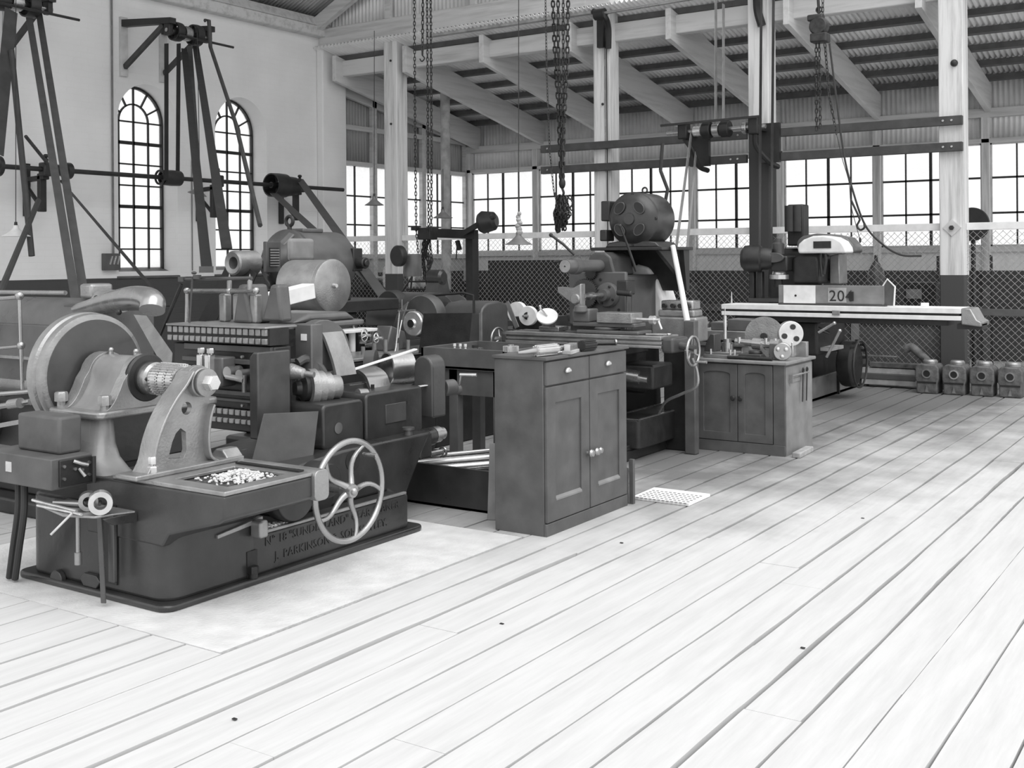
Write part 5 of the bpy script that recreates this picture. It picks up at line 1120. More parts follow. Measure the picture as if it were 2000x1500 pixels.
b=MB(); b.tube(curve([KX(780,608,7.6),KX(775,660,7.4),KX(770,690,7.3),KX(755,705,7.2)],5),.008,8).tube([KX(797,590,7.6),KX(785,625,7.6),KX(778,660,7.5)],.007,8).tube([KX(778,607,7.6),KX(812,606,7.6)],.008,8).cyl(KX(785,585,7.6),KX(785,605,7.6),.006); b.build('coolant_pipe','steel',m)
b=MB(); a_=KX(890,640,8.3); b.tube([KX(845,577,8.4),KX(905,572,8.4),KX(925,577,8.4),KX(926,612,8.4)],.012,8); b.build('guard_rail','dark',m)
p=KX(758,598,8.2); b=MB(); b.lathe([(0,0),(.14,0),(.15,.02),(.15,.12),(0,.12)],p,X_,36); b.build('rear_wheel','black',m)
rnd=random.Random(11)
for i in range(14):
    px=rnd.uniform(690,775); py=rnd.uniform(640,676); p=KY(px,py,6.7+rnd.random()*.4); w_=rnd.uniform(.04,.12); h_=rnd.uniform(.03,.08)
    b=MB(); 
    if i%3==0: b.cyl((p.x,p.y,.865),(p.x,p.y,.865+h_*1.8),w_*.6,seg=16)
    elif i%3==1: b.box(p.x-w_,p.x+w_,p.y-w_,p.y+w_,.865,.865+h_)
    else: b.cyl((p.x-w_,p.y,.89),(p.x+w_,p.y,.89),.025,seg=12)
    b.build(('swivel_table','tool_slide','lead_screw')[i%3],('paint2','steel','cast','paint3')[i%4],m,bev=.005)
b=MB(); b.ring(KX(690,650,7.4),V((.7,-.7,0)),.07,.008,24,6); b.build('handwheel_rim','bright',m)
b=MB(); a_=KY(640,632,6.5); b.box(a_.x,a_.x+.55,6.4,6.7,1.03,1.055).cyl((a_.x+.3,6.5,.86),(a_.x+.3,6.5,1.03),.03); b.build('work_plate','white',m,bev=.004)
# bottles on that plate
for px,lab in ((624,'narrow pale oil bottle standing left of its twin beyond the curved belt guard'),(638,'narrow pale oil bottle standing right of its twin beyond the curved belt guard')):
    p=KY(px,620,6.55); o=thing('oil_bottle',lab,'bottle',(p.x,6.55,1.055)); MB().lathe([(0,0),(.022,0),(.022,.08),(.01,.11),(.008,.14),(0,.14)],(p.x,6.55,1.055),Z_,14).build('body','white',o)
# small lathe drives, white discs near the milling machine
m=thing('bench_grinder','belt-sanding or grinding unit with big white disc wheels left of the milling machine','grinder',(9.9,6.3,0))
m['label']='grinding unit with two big pale disc wheels, left of the milling machine'
p=KX(1030,617,9.6); b=MB(); b.lathe([(0,0),(.095,0),(.10,.01),(.10,.05),(0,.05)],p,V((1,.15,0)),40); b.build('disc','white',m); MB().lathe([(0,-.08),(.012,-.08),(.016,0),(0,0)],p,X_,12).build('spindle','cast',m)
p2=KX(1008,610,9.9); MB().lathe([(0,0),(.11,0),(.11,.06),(0,.06)],p2,X_,36).build('disc','white',m)
b=MB(); b.box(9.7,10.4,5.9,6.8,0,.92); b.build('stand','dark',m,bev=.02); MB().cyl(p,p2+V((.3,.05,0)),.04,seg=14).box(9.75,10.2,6.1,6.5,.92,p.z-.02).build('headstock','dark',m)
MB().slab(KX(990,590,9.4),KX(1010,640,9.4),.05,.01,up=(1,0,0)).build('belt','cast',m)
b=thing('machine_bench','long dark bench crowded with gears along the foot of the store wall','bench',(12.0,8.0,0))
b_=MB(); b_.box(11.6,12.3,6.2,8.5,.80,.88); b_.build('bench_top','dark',b)
for y in (6.3,7.4,8.4): MB().box(11.65,11.75,y-.04,y+.04,0,.8).box(12.15,12.25,y-.04,y+.04,0,.8).build('trestle','dark',b)
rnd=random.Random(21)
for i in range(9):
    y=6.35+i*.24; h=rnd.uniform(.06,.2); w_=rnd.uniform(.05,.09); o=MB(); kind=i%3
    if kind==0: o.gear((11.9,y,.88),Z_,w_,h*.5,18); nm,lb='gear','toothed wheel'
    elif kind==1: o.lathe([(0,0),(w_,0),(w_*.8,h),(w_*.4,h*1.1),(0,h*1.1)],(11.85,y,.88),Z_,16); nm,lb='turned_casting','turned casting'
    else: o.box(11.8,11.95,y-w_,y+w_,.88,.88+h); nm,lb='tool_block','squared iron block'
    o=o.build(nm,('dark','paint2','cast','paint')[i%4],bev=.003); tag(o,'%s among the parts crowded on the long dark bench before the store wall'%lb,{'gear':'gear','turned_casting':'casting','tool_block':'block'}[nm],'%ss on the long dark bench'%nm.replace('_',' '))
# pedestal machine with dark disc, small motor beside it (beyond the drum)
m=thing('pedestal_drill','small machine with dark round disc, pale hood and openwork stand below the jib arm','machine',(11.5,8.8,0))
p=KX(773,500,11.5); b=MB(); b.lathe([(0,0),(.12,0),(.14,.02),(.14,.08),(.1,.12),(0,.12)],p,V((1,-.2,0)),36); b.build('disc','dark',m)
a_=KX(783,540,11.7); c_=KX(810,505,11.7); b=MB(); b.lathe([(0,0),(.13,0),(.12,.28),(.1,.3),(0,.3)],(11.8,(a_.y+c_.y)/2,a_.z),Z_,24); b.build('hood','paint3',m)
b=MB()
for (p0,p1) in (((805,540),(775,585)),((805,540),(800,585)),((830,540),(840,585)),((800,550),(850,550)),((795,565),(855,565))): b.tube([KX(*p0,11.6),KX(*p1,11.6)],.012,6)
b.build('open_frame','dark',m); a_=KX(770,588,11.6); c_=KX(860,582,11.6); MB().box(11.4,12.0,c_.y,a_.y,a_.z-.03,a_.z).build('platform','dark',m)
b=MB(); y0,y1=sorted((a_.y,c_.y)); b.box(11.5,11.9,y0+.1,y1-.1,0,a_.z-.03); b.build('pedestal','dark',m,bev=.02)
p=KX(838,542,11.5); b=MB(); b.lathe([(0,0),(.07,0),(.1,.03),(.1,.22),(.07,.25),(0,.25)],(11.65,p.y+.12,p.z),(0,-1,0),28); b.build('small_motor','paint',m); MB().prism([(11.5,a_.z),(11.85,a_.z),(11.75,p.z),(11.6,p.z)],'y',p.y-.1,p.y+.1).build('motor_foot','paint2',m)
# jib beam with sheave
m=thing('jib_arm','black horizontal jib beam with rounded weight on a slanting strut, against the windows','jib',(13.0,9.3,0))
a_=KX(845,455,13);c_=KX(930,458,13); b=MB(); b.slab(a_,c_,.10,.13); b.build('beam','black',m)
b=MB(); b.slab(KX(905,456,12.9),KX(945,432,12.9),.05,.07); b.build('strut','black',m)
p=KX(948,436,12.9); b=MB(); b.lathe([(0,0),(.13,0),(.16,.05),(.13,.22),(.08,.26),(0,.26)],(12.95,p.y+.13,p.z+.01),V((.2,-1,.1)),28); b.build('weight','dark',m); MB().cyl(KX(955,428,12.9),KX(966,423,12.9),.035,.03,12).build('nozzle','dark',m)
b=MB(); a_=KX(921,470,13.1); b.box(13.05,13.2,a_.y-.05,a_.y+.07,0,a_.z+.1); b.build('mast','dark',m)
p=KX(895,480,13); b=MB(); b.slab(KX(893,470,13),KX(898,488,13),.05,.05); b.tube([KX(893,474,13),KX(891,505,13)],.01,6); b.build('hanging_catch','black',m)
# store shelf / cupboards behind the wire
tag(MB().box(16.6,17.1,9.9,11.6,0,1.62).build('store_locker','dark',bev=.01),'tall dark locker inside the store behind the wire mesh','locker')
o=thing('store_bench','long dark store bench with round bars on it behind the wire near the brick wall','bench',(15.4,12.4,0)); MB().box(15.1,15.75,11.7,13.4,1.05,1.12).build('bench_top','dark',o); MB().box(15.2,15.7,11.75,13.35,0,1.05).build('bench_body','paint',o); MB().cyl((15.3,13.4,1.3),(15.3,11.7,1.3),.05,seg=12).build('round_bar','cast',o); MB().box(15.25,15.4,13.2,13.35,1.12,1.3).box(15.25,15.4,11.75,11.9,1.12,1.3).build('bar_rest','dark',o)
tag(MB().prism(rrect(12.2,12.9,1.125,1.55,.1,4),'x',15.2,15.6).build('sack','white',bev=.04),'pale rounded sack lying on the store bench behind the wire mesh','sack')
o=thing('stove_pipe','tall round stove pipe rising to the store roof left of the corner','pipe',(16.4,10.9,0)); a_=KX(870,300,16.0); MB().cyl((16.0,a_.y,0.0),(16.0,a_.y,roofz(16)-.02),.085,seg=24).build('pipe','plank',o,smooth=60); MB().lathe([(.085,0),(.15,.12),(.085,.14)],(16,a_.y,roofz(16)-.3),Z_,24,cap=False).build('collar','dark',o)
gy=thing('gas_cylinder','dark gas cylinder with valve standing behind the wire fence above the chalked casting','cylinder',(15.2,4.0,0)); p=KX(1711,520,15.2); MB().lathe([(0,0),(.11,0),(.115,.03),(.115,p.z-.25+.1),(.10,p.z-.05),(.05,p.z+.04),(.035,p.z+.06),(0,p.z+.06)],(15.2,p.y,0),Z_,28).build('body','paint2',gy,smooth=50); MB().cyl((15.2,p.y,p.z+.05),(15.2,p.y,p.z+.15),.03,.02,12).build('valve','dark',gy)
lb=thing('transformer_box','black box with a pale square front behind the wire fence right of the pointed frame','box',(15.3,3.3,0)); a_=KX(1765,598,15.1); c_=KX(1830,552,15.1); MB().box(15.1,15.5,c_.y,a_.y,0,c_.z).build('case','black',lb,bev=.02); a_=KX(1770,583,15.09); c_=KX(1800,565,15.09); MB().box(15.085,15.1,c_.y,a_.y,a_.z,c_.z).build('front_panel','cast',lb)
for px,t,lab in ((1832,500,'dark upright bar behind the fence left of the cracked post'),(1936,498,'thin dark standing rod behind the fence right of the cracked post')):
    p=KX(px,t,15.3); tag(MB().box(15.28,15.32,p.y-.015,p.y+.015,0,p.z).build('upright_bar','dark'),lab,'bar')
o=thing('round_fan','big dark disc behind the wire fence, half hidden by the cracked post','disc',(16,3,0)); p=KX(1898,438,15.6); MB().lathe([(0,0),(.21,0),(.22,.01),(.22,.03),(0,.03)],p,X_,48).build('disc','dark',o); MB().cyl((15.68,p.y,0),(15.68,p.y,p.z),.03).build('stand','dark',o); MB().cyl(p,p+V((.08,0,0)),.02).build('hub','dark',o)
# engine cylinder blocks in a row
b0=thing('engine_block','','engine block',(14.06,3.35,0),group='engine cylinder blocks in a row')
def blk():
    b=MB(); b.prism([(3.48,0),(3.24,0),(3.24,.13),(3.225,.17),(3.225,.31),(3.26,.35),(3.46,.35),(3.495,.31),(3.495,.17),(3.48,.13)],'x',13.95,14.25); b.build('casting','rusty',b0,bev=.015,seg=3)
    MB().lathe([(.04,0),(.055,0),(.055,.014),(.04,.014),(.04,0)],(13.94,3.36,.24),X_,24,cap=False).build('port_ring','cast',b0); MB().lathe([(0,0),(.042,0),(.042,.004),(0,.004)],(13.946,3.36,.24),X_,20).build('port','black',b0)
    MB().prism([(3.34,.02),(3.38,.02),(3.36,.10)],'x',13.94,13.955).build('rib','cast',b0)
    MB().lathe([(0,0),(.085,0),(.085,.03),(.07,.05),(0,.05)],(14.1,3.35,.35),Z_,24).build('top_flange','cast',b0)
    MB().box(13.945,13.955,3.25,3.47,.125,.145).build('joint_band','black',b0)
blk()
labs=['rusty engine block at the left end of the row, next to the timber stack','engine block second from the left, with a bright ring round its port','engine block second from the right in the row by the fence','engine block at the far right of the row, at the picture edge']
b0['label']=labs[0]
for i in range(1,4):
    o=copytree(b0); o.location=V((14.06+.02*i,3.35-.305*i,0)); o['label']=labs[i]
for o in bpy.data.objects:
    if o.name.startswith('port_ring') and o.parent and o.parent.name=='engine_block.001': o.data=o.data.copy(); o.data.materials.clear(); o.data.materials.append(M['bright'])
# timber stack and exhaust pipe
for i,(y0,y1,z0,z1,x0,mt) in enumerate(((3.55,4.25,.03,.10,14.33,'plank'),(3.58,4.30,.10,.17,14.32,'wood'),(3.6,4.8,.17,.24,14.34,'plank'),(3.56,4.15,.25,.31,14.33,'rusty'),(4.2,4.85,.0,.08,14.36,'wood'),(4.2,4.85,.28,.40,14.34,'wood'),(4.22,4.85,.09,.16,14.36,'plank'))):
    lbs=['pale bottom bar of the stack beside the engine blocks','dark second bar up in the stack beside the engine blocks','longest plank of the stack, third from the floor','short jagged rusty bar topmost beside the engine blocks','dark plank lowest at the left part of the timber stack','thick dark beam on top at the left part of the timber stack','pale plank in the middle of the left part of the timber stack']
    tag(MB().box(x0,x0+.14,y0,y1,z0,z1).build('timber_length',mt,bev=.006),lbs[i],'timber')
o=tag(MB().tube(curve([KX(1768,683,14.2),KX(1780,678,14.2),KX(1795,690,14.2),KX(1812,706,14.2)],5),[.05]*16,14).build('exhaust_pipe','rusty',smooth=60),'rusty bent exhaust pipe lying on top of the stack and the first engine block','pipe')
tag(MB().cyl(KX(1688,694,14.2),KX(1752,697,14.2),.012,seg=8).build('thin_rod','steel'),'thin steel rod lying over the timber stack left of the exhaust pipe','rod')

m=bpy.data.objects['gear_cutting_machine']
for i in range(5):
    p=KY(700+i*22,668-(i%2)*10,6.25); MB().cyl((p.x,6.2,.865),(p.x,6.2,.93+.02*(i%3)),.018,seg=10).build('slide_stud','cast',m)
for px,py,r in ((712,655,.05),(735,660,.04)): wheel(KY(px,py,6.2),(0.2,-1,0),r,.006,3,0,m,hub=.012,handle=False,mat_='bright')
p=KY(745,640,6.4); b=MB(); b.prism([(p.x-.12,.865),(p.x+.2,.865),(p.x+.14,1.02),(p.x-.04,1.08)],'y',6.25,6.42); b.build('tool_post','paint3',m,bev=.012)
b=MB(); b.tube([KX(1606,556,12.9),KX(1609,500,12.9)],.012,6); b.build('oil_line','cast',bpy.data.objects['long_table_mill'])
# ================================================================ LINE SHAFT, COUNTERSHAFTS, BELTS
YS,ZS=13.2,2.855
m=thing('line_shaft','long line shaft with pulleys and bearings running along the brick wall','line shaft',(11.2,YS,ZS))
MB().cyl((7.0,YS,ZS),(14.55,YS,ZS),.032,seg=16).build('shaft','dark',m)
def pul(x0,x1,r,o,mt='dark',name='pulley',y=None,z=None,parent=None):
    y=YS if y is None else y; z=ZS if z is None else z
    b=MB(); b.lathe([(r-.02,0),(r,0),(r+.006,(x1-x0)/2),(r,x1-x0),(r-.02,x1-x0),(r-.02,0)],(x0,y,z),X_,32,cap=False)
    for k in range(5): a=k*2*PI/5; b.slab(((x0+x1)/2,y,z),((x0+x1)/2,y+(r-.01)*math.cos(a),z+(r-.01)*math.sin(a)),.03,.02,up=X_)
    b.cyl((x0,y,z),(x1,y,z),.05,seg=14); b.build(name,mt,parent or m)
pul(10.72,11.02,.11,0); MB().lathe([(.085,0),(.11,0),(.11,.02),(.085,.02),(.085,0)],(10.66,YS,ZS),X_,28,cap=False).build('flange','dark',m)
pul(12.85,13.15,.19,0); pul(13.18,13.38,.15,0)
MB().cyl((8.95,YS,ZS),(9.05,YS,ZS),.075,seg=20).cyl((9.12,YS,ZS),(9.2,YS,ZS),.11,seg=20).build('collar','dark',m)
MB().lathe([(0,0),(.13,0),(.13,.05),(0,.05)],(8.15,YS,ZS),X_,24).build('collar','dark',m)
for x in (8.85,11.75,13.5):
    b=MB(); b.box(x-.07,x+.07,YS-.07,YS+.07,ZS-.09,ZS+.09).cyl((x,YS,ZS+.09),(x,YS,ZS+.15),.03,seg=12).cyl((x,YS,ZS+.15),(x,YS,ZS+.2),.035,seg=12); b.build('bearing','dark',m,bev=.02)
    b=MB(); b.slab((x,YS,ZS-.1),(x,YW+.0,ZS-.12),.1,.06); b.box(x-.05,x+.05,YS+.06,YS+.13,ZS-.55,ZS-.05); b.box(x-.05,x+.05,YW-.04,YW,ZS-.6,ZS+.1); b.slab((x,YS+.1,ZS-.5),(x,YW-.02,ZS-.2),.05,.04); b.build('wall_bracket','black',m,bev=.01)
# shifter handle rods near the left bearing
st=tag(MB().tube([KY(50,266,12.9),KY(92,318,13.1)],.022,8).build('striker_rod','belt'),'short slanting rod rising left from the line shaft bearing','rod')
def countershaft(x0,x1,y,z,lab,wb,nm='countershaft'):
    c=thing(nm,lab,'countershaft',((x0+x1)/2,y,z)); MB().cyl((x0,y,z),(x1,y,z),.028,seg=14).build('shaft','steel',c)
    n=3; w=(x1-x0-.3)/n
    for i in range(n): pul(x0+.12+i*w,x0+.12+i*w+w*.7,(.13,.10,.15)[i%3],0,('dark','steel','dark')[i%3],'pulley',y,z,c)
    for x in (x0+.04,x1-.06):
        MB().box(x-.035,x+.035,y-.06,y+.06,z-.07,z+.1).build('bearing','black',c,bev=.012)
        b=MB(); b.prism([(y-.1,z+.08),(YW-.02,z+.16),(YW-.02,z+.26),(y-.1,z+.16)],'x',x-.05,x+.05); b.build('bracket_arm','black',c)
        MB().slab((x,YW-.05,z-.42),(x,y+.1,z+.08),.05,.07).build('bracket_brace','belt',c)
        MB().box(x-.06,x+.06,YW-.045,YW-.001,z-.55,z+.3).build('wall_board',wb,c)
    MB().tube([(x0+.1,y-.16,z-.08),(x1+.28,y-.16,z-.1)],.018,8).build('striker_bar','dark',c)
    return c
countershaft(7.75,8.65,12.75,4.84,'countershaft with stepped pulleys at the top left corner, partly out of frame','plank')
countershaft(10.35,11.15,12.65,4.86,'countershaft on wall brackets above the two arched windows','timber')
def belt(label,runs,w=.065,mt='belt',name='flat_belt',up=(0,0,1)):
    b=MB()
    for p,q in runs: b.slab(p,q,w,.008,up=Y_ if abs((V(q)-V(p)).normalized().z)>.7 else up)
    o=b.build(name,mt); return tag(o,label,'belt')
belt('two long parallel dark belts slanting from the top left countershaft down behind the round guard',[(KY(57,35,12.6),KY(150,600,8.3)),(KY(76,25,12.9),KY(168,600,8.4))],.075)
belt('wide dark belt dropping along the left picture edge',[(KY(22,20,12.6),KY(-6,300,12.0))],.17)
belt('upright pair of belts between countershaft and line shaft beside the first arched window',[(KY(325,85,12.55),KY(325,352,13.08)),(KY(349,85,12.7),KY(347,350,13.3))],.07,'black')
belt('long dark belt running from the wall countershaft down towards the very large grey motor',[(KY(360,95,12.6),KY(404,528,7.0)),(KY(382,90,12.6),KY(443,485,6.85))],.085,'black')
belt('single narrow belt slanting across the second arched window',[(KY(370,90,12.5),KY(388,370,10.5)),(KY(388,370,10.5),KY(408,528,8.5))],.075,'belt')
belt('thin diagonal belt from the line shaft down to the right behind the machines at left',[(KY(118,352,13.1),KY(328,598,8.0))],.035,'black')
belt('crossed pair of belts slanting down right from the large pulley by the pilaster',[(KY(535,378,13.1),KX(765,588,8.6)),(KY(585,350,13.3),KX(752,592,8.6)+V((0,0,.05)))],.12,'belt')
o=MB(); pts=[KY(400,40,12.3),KY(408,40,12.3),KY(411,92,12.2),KY(460,240,10.8),KY(508,440,9.0)]; o.tube(pts,.028,6); tag(o.build('striker_pole','belt'),'thin dark pole slanting from the wall countershaft across the second arched window','pole')
o=MB().tube([KY(22,98,12.4),KY(62,500,11.9)],.036,8).build('striker_pole','belt'); tag(o,'round-ended striker pole hanging at far left beside the small pale lamp','pole')
o=MB().tube([KY(75,392,12.6),KY(0,572,10.0)],.034,8).build('striker_pole','belt'); tag(o,'slanting wooden pole running down to the left picture edge','pole')
# right-hand countershaft hung on the dark rails
m=thing('countershaft','countershaft with bright stepped cone hung on the dark rails by the belt post','countershaft',(13.95,6.0,3.33))
XC,ZC=13.95,3.34
MB().cyl((XC,5.35,ZC),(XC,6.75,ZC),.03,seg=14).build('shaft','steel',m)
for y0,y1,r,mt in ((6.24,6.36,.07,'bright'),(6.10,6.22,.11,'black'),(5.98,6.08,.09,'steel'),(5.84,5.96,.11,'black'),(5.60,5.66,.08,'steel')):
    MB().drum((XC,y0,ZC),(XC,y1,ZC),r,.008,28).build('pulley',mt,m)
for y,k in ((6.5,0),(5.5,1)):
    MB().box(XC-.07,XC+.07,y-.07,y+.07,ZC-.1,ZC+.12).build('bearing','black',m,bev=.02)
    pts=[V((XC,y,ZC-.08)),V((XC+.05,y+(-.1 if k==0 else .0),ZC-.25)),V((XC+.2,y-.12,ZC-.45)),V((14.36,y-.16,ZC-.5))]
    b=MB(); b.tube(curve(pts,5),.035,8); b.box(14.3,14.37,y-.2,y+.08,2.90,3.42); b.slab((XC,y,ZC),(14.36,y,ZC),.07,.06); b.build('hanger','black',m)
b=MB(); b.slab((XC-.1,5.4,ZC+.12),(XC-.1,6.8,ZC+.1),.03,.03); b.build('striker_bar','dark',m)
belt('pair of belts dropping from above to the countershaft, left of the belt post',[(KX(1398,-20,13.95),KX(1398,240,13.95)),(KX(1413,8,14.1),KX(1413,240,14.0))],.07,'cast')
belt('pair of long dark belts passing down in front of the third post',[(KX(1487,-20,13.9),KX(1483,495,12.9)),(KX(1511,-20,14.0),KX(1506,490,13.0))],.075,'dark')
o=thing('shaft_hanger','black curved hanger bracket near the top of the second post, carrying a thin shaft','bracket',(14.4,8.1,5.0))
pts=[KX(1158,22,14.2),KX(1180,32,14.2),KX(1188,55,14.35),KX(1188,95,14.42)]; b=MB(); b.tube(curve(pts,6),.045,8); b.box(14.38,14.45,7.98,8.08,4.72,5.2); b.cyl(KX(1172,28,14.2)-V((0,.08,0)),KX(1172,28,14.2)+V((0,.08,0)),.08,seg=16); b.build('hanger','black',o)
MB().cyl(KX(1172,27,14.2),KX(1420,-14,14.2),.024,seg=12).build('shaft','steel',o)
o=thing('shaft_hanger','black hanger bracket on the third post above the two long belts','bracket',(14.4,5.7,5.0)); b=MB(); b.tube(curve([KX(1478,-20,14.3),KX(1480,20,14.4),KX(1488,50,14.42)],5),.06,8); b.build('hanger','dark',o)
# post conduits
p2=[q for q in bpy.data.objects if q.name=='timber_post.001'][0]
MB().tube([(14.45,7.96,1.6),(14.45,7.96,4.9),(14.45,8.0,5.3)],.008,6).build('conduit','dark',p2); MB().tube([(14.45,7.99,2.9),(14.45,7.99,4.9)],.006,6).build('conduit','steel',p2)
# ================================================================ LAMPS
def lamp(px,py,x,top,label,r=.13,h=.10,mt='enamel',tilt=(0,0),axis='x'):
    p=(KX if axis=='x' else KY)(px,py,x); t=(KX if axis=='x' else KY)(px,top,x)
    o=thing('pendant_lamp',label,'lamp',p)
    F=Matrix.Translation(p)@Matrix.Rotation(tilt[0],4,'X')@Matrix.Rotation(tilt[1],4,'Y')
    b=MB(F); b.lathe([(r,0),(r*.98,.006),(r*.62,h*.38),(r*.3,h*.8),(r*.2,h),(r*.2,h+.03),(r*.17,h+.03),(r*.17,h),(r*.27,h*.78),(r*.58,h*.34),(r*.95,0),(r,0)],(0,0,0),Z_,28,cap=False); b.build('lamp_shade',mt,o,smooth=60)
    MB(F).cyl((0,0,h+.0),(0,0,h+.07),.022,.016,12).build('lamp_holder','dark',o)
    MB(F).ball((0,0,.035),.03,10).build('bulb','white',o)
    q=F@V((0,0,h+.06)); MB().tube([q,V((t.x,t.y,t.z))],.005,5).build('cord','dark',o)
lamp(31,462,12.0,-20,'small pale tin-shaded lamp hanging at far left in front of the brick wall',.16,.10,'white',axis='y')
lamp(385,380,12.0,60,'tilted lamp shade hanging between the two arched windows',.13,.10,'enamel',(.25,.1),axis='y')
lamp(731,401,12.5,60,'small cone lamp hanging before the first store window beside the brick pilaster',.14,.10,'enamel')
lamp(865,426,13.5,330,'dark-rimmed cone lamp hanging in front of the stove pipe',.15,.10,'enamel')
lamp(1013,478,10.0,-20,'largest cone lamp, with a rag-wrapped holder, hanging near the picture centre',.145,.10,'enamel')
o=[q for q in bpy.data.objects if q.name=='pendant_lamp.004'][0]; b=MB(); p=KX(1013,450,10.0)
for i in range(7): b.ball(p+V((.0+.008*(i%2),.01*((i%3)-1),-.02+.033*i)),.036-.001*i*2,8)
b.build('wrapped_holder','plank',o)
# ================================================================ CHAINS AND HOISTS
def strand(pts,x,pitch=.05,r=.006,w=.014,axis='x'):
    K=KX if axis=='x' else KY
    return MB().chain([K(a,b,x) for a,b in pts],pitch,r,w,8,4)
h=thing('chain_hoist','hanging chain hoist in front of the first post, strands ending in a sagging bundle','hoist',KX(825,20,12.5))
strand([(809,-20),(811,300),(813,450),(819,520)],12.5).build('chain','chain',h)
strand([(826,-20),(825,108)],12.5,.06,.008,.018).build('chain','chain',h)
strand([(834,-20),(837,455)],12.5).build('chain','chain',h); strand([(841,-20),(843,300),(842,450)],12.5,.05,.007,.015).build('chain','chain',h)
MB().tube(curve([KX(825,108,12.5),KX(829,114,12.5),KX(824,120,12.5),KX(820,115,12.5)],5),.009,6).build('hook','chain',h)
MB().box(KX(812,445,12.5).x-.04,KX(812,445,12.5).x+.04,KX(816,445,12.5).y,KX(806,445,12.5).y,KX(812,450,12.5).z,KX(812,441,12.5).z).build('chain_guide','black',h)
b=thing('chain_bundle','dark bundle of chain hanging from a clamp below the thin lamp beside the jib beam','chain',KX(836,460,12.6))
MB().box(12.5,12.68,KX(848,460,12.6).y,KX(824,460,12.6).y,KX(836,468,12.6).z,KX(836,445,12.6).z).build('clamp','black',b,bev=.01)
rnd=random.Random(4); q=MB()
for i in range(9): q.chain([KX(830+rnd.uniform(-4,10),466,12.6),KX(826+rnd.uniform(-3,20),510,12.6)+V((rnd.uniform(-.05,.05),0,0)),KX(832+rnd.uniform(-4,8),545,12.6)],.05,.008,.017,8,4)
q.build('chain','chain',b)
h=thing('chain_hoist','heavy multi-strand chain hoist hanging before the second post with bottom hook block','hoist',KX(1095,20,12))
for k,(pts,pt,r_) in enumerate((([(1065,-20),(1068,150),(1074,300),(1082,375),(1086,390)],.042,.005),([(1079,-20),(1083,90),(1090,200),(1096,350)],.07,.0095),([(1090,-20),(1090,90),(1096,250),(1098,350)],.07,.0095),([(1100,-20),(1100,200),(1098,350)],.055,.007),([(1110,-20),(1108,120),(1101,250),(1099,350)],.07,.0095))):
    strand(pts,12,pt,r_,r_*2.1).build('chain','chain',h)
p=KX(1098,358,12); MB().ball(p,.055,14,(.7,.8,1.3)).build('hook_block','black',h)
MB().tube(curve([p-V((0,0,.06)),p-V((0,.02,.13)),p-V((0,-.03,.19)),p-V((0,-.09,.16)),p-V((0,-.10,.11))],5),.016,8).build('hook','dark',h)
b=thing('chain_bundle','tangled black clump of chain hung on the hook of the heavy hoist at picture centre','chain',KX(1098,400,12)); rnd=random.Random(8); q=MB()
for i in range(22):
    dx=rnd.uniform(-14,15); q.chain([KX(1098+dx*.5,385+rnd.uniform(-4,6),12)+V((rnd.uniform(-.03,.03),0,0)),KX(1098+dx,418,12)+V((rnd.uniform(-.07,.07),0,0)),KX(1096+dx*.6,438+rnd.uniform(0,17),12)],.045,.009,.018,8,4)
q.chain([KX(1112,382,12),KX(1118,395,12),KX(1116,410,12)],.045,.009,.018,8,4)
q.build('chain','chain',b)
h=thing('chain_hoist','chain hoist with toothed block high at right, its chains swinging down to the right','hoist',KX(1600,60,12))
p=KX(1600,55,12); b=MB(); b.lathe([(0,0),(.085,0),(.10,.02),(.10,.10),(.085,.12),(0,.12)],p-V((.06,0,-.02)),X_,24); b.build('chain_wheel','chain',h)
MB().box(p.x-.08,p.x+.08,p.y-.10,p.y+.08,p.z-.16,p.z-.06).build('frame','chain',h,bev=.015); MB().box(p.x-.05,p.x+.05,p.y-.05,p.y+.12,p.z+.08,p.z+.15).build('top_yoke','chain',h,bev=.015)
MB().tube([p+V((0,0,.12)),KX(1597,-20,12)],.016,8).ring(p+V((0,0,.2)),X_,.03,.01,14,6).build('suspension_rod','dark',h)
for pts in ([(1594,85),(1595,255)],[(1600,85),(1602,250)],[(1611,85),(1620,190),(1634,262)],[(1607,-20),(1607,40)]): strand(pts,12,.045,.006,.013).build('chain','chain',h)
q=MB(); q.tube(curve([KX(a,b,12) for a,b in ((1620,85),(1632,180),(1648,300),(1665,370),(1690,440),(1725,478),(1760,498),(1800,500))],8),[.011]*57,6); tag(q.build('rope','dark'),'dark swinging rope curving down to the right in front of the back windows','rope')
q=MB(); q.tube(curve([KX(a,b,12.2) for a,b in ((1634,262),(1645,310),(1658,355),(1662,400),(1672,440),(1679,465))],6),.004,5).ball(KX(1680,469,12.2),.02,8,(.7,.7,1.6)); tag(q.build('pull_cord','dark'),'thin pull cord with a small weight hanging beside the swinging rope','cord')
hk=thing('hook','single dark open hook hanging below the swinging rope at right','hook',KX(1681,430,11.9)); MB().tube(curve([KX(a,b,11.9) for a,b in ((1662,390),(1678,425),(1678,432),(1674,441),(1680,449),(1688,445),(1688,437))],5),.011,8).build('hook_body','dark',hk)
# ================================================================ WALL SWITCH
sb=thing('fuse_box','dark wall box with three pale fuses left of the first arched window','fuse box',(10.2,YW-.05,1.7))
a_,c_=KY(205,528,YW-.08),KY(235,495,YW-.08); MB().box(a_.x,c_.x,YW-.08,YW-.002,a_.z,c_.z).build('case','wood',sb,bev=.006)
for i in range(3):
    x=a_.x+(c_.x-a_.x)*(.38+.24*i); MB().slab((x-.02,YW-.088,a_.z+.08),(x+.02,YW-.088,a_.z+.2),.022,.016,up=Y_).build('fuse','bright',sb)
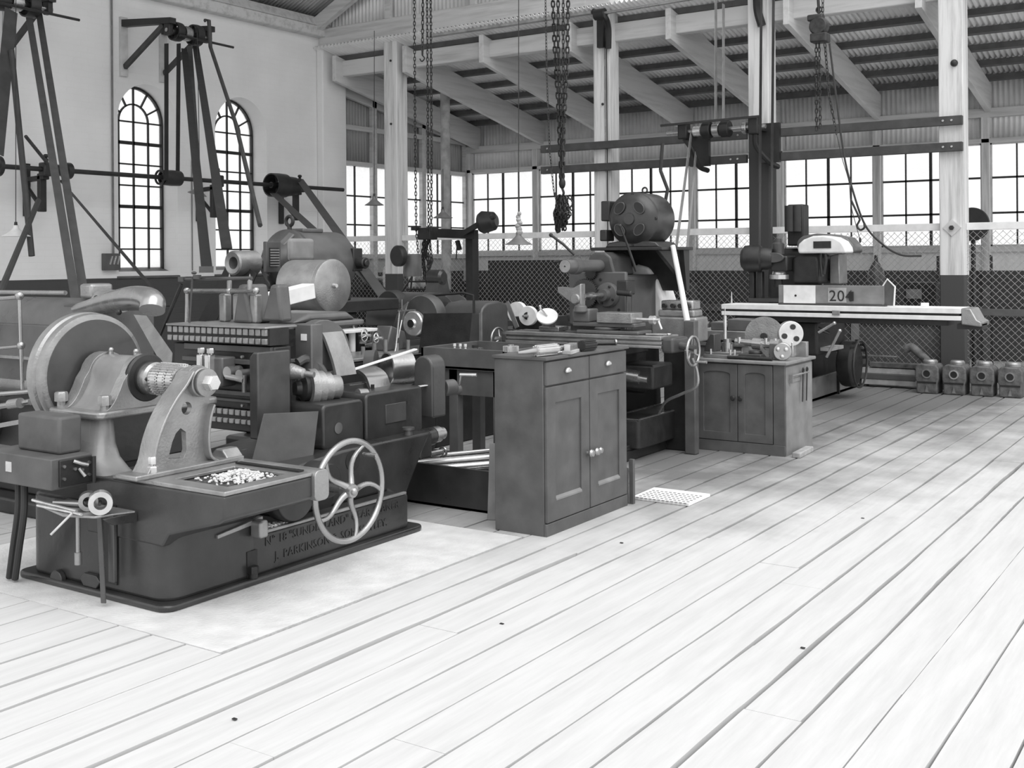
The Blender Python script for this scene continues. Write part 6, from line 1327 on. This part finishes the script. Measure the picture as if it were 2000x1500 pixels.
# swept debris on the boards
rnd=random.Random(17)
for i,(px,py,lab) in enumerate(((980,1218,'tiny dark scrap on the boards in the left centre foreground'),(458,1404,'tiny round washer lying on the boards at lower left'),(1685,1012,'small splinter on the boards at right, below the fence'),(1568,1265,'small crumb of dirt by the split board end at lower right'),(1214,1060,'dark speck on the boards in front of the tall cabinet'))):
    p=KZ(px,py,.004); tag(MB().box(p.x-.006,p.x+.007,p.y-.01,p.y+.01,.0015,.006).build('scrap','dark',bev=.003),lab,'scrap')
# ================================================================ LIGHT, CAMERA
w=bpy.data.worlds.new('World'); S.world=w; w.use_nodes=True; bgn=w.node_tree.nodes['Background']
tcw=w.node_tree.nodes.new('ShaderNodeTexCoord'); sxw=w.node_tree.nodes.new('ShaderNodeSeparateXYZ'); rw=w.node_tree.nodes.new('ShaderNodeValToRGB')
w.node_tree.links.new(tcw.outputs['Generated'],sxw.inputs[0]); w.node_tree.links.new(sxw.outputs[2],rw.inputs['Fac'])
rw.color_ramp.elements[0].color=(.85,.85,.85,1); rw.color_ramp.elements[1].color=(1,1,1,1); w.node_tree.links.new(rw.outputs['Color'],bgn.inputs['Color'])
bgn.inputs['Strength'].default_value=1.25
sl=bpy.data.lights.new('daylight','SUN'); sl.energy=1.6; sl.angle=math.radians(60); so_=bpy.data.objects.new('daylight',sl); COL.objects.link(so_); so_.rotation_euler=V((-.35,-.55,1.)).to_track_quat('Z','Y').to_euler()
cam=bpy.data.cameras.new('camera'); co=bpy.data.objects.new('camera',cam); COL.objects.link(co)
cam.sensor_width=36; cam.lens=36*FPX/2000; cam.shift_y=-(750-CY)/2000; cam.clip_start=.05
e1=V((sn,-cs,0)); e2=V((cs,sn,0)); e3=V((0,0,1))
Rv=e1*math.cos(RO)-e3*math.sin(RO); Uv=e1*math.sin(RO)+e3*math.cos(RO)
mm=Matrix((Rv,Uv,-e2)).transposed().to_4x4(); mm.translation=O; co.matrix_world=mm
S.camera=co
S.view_settings.view_transform='Standard'; S.view_settings.look='None'; S.view_settings.gamma=1; S.view_settings.use_curve_mapping=False
S.view_settings.exposure=.15
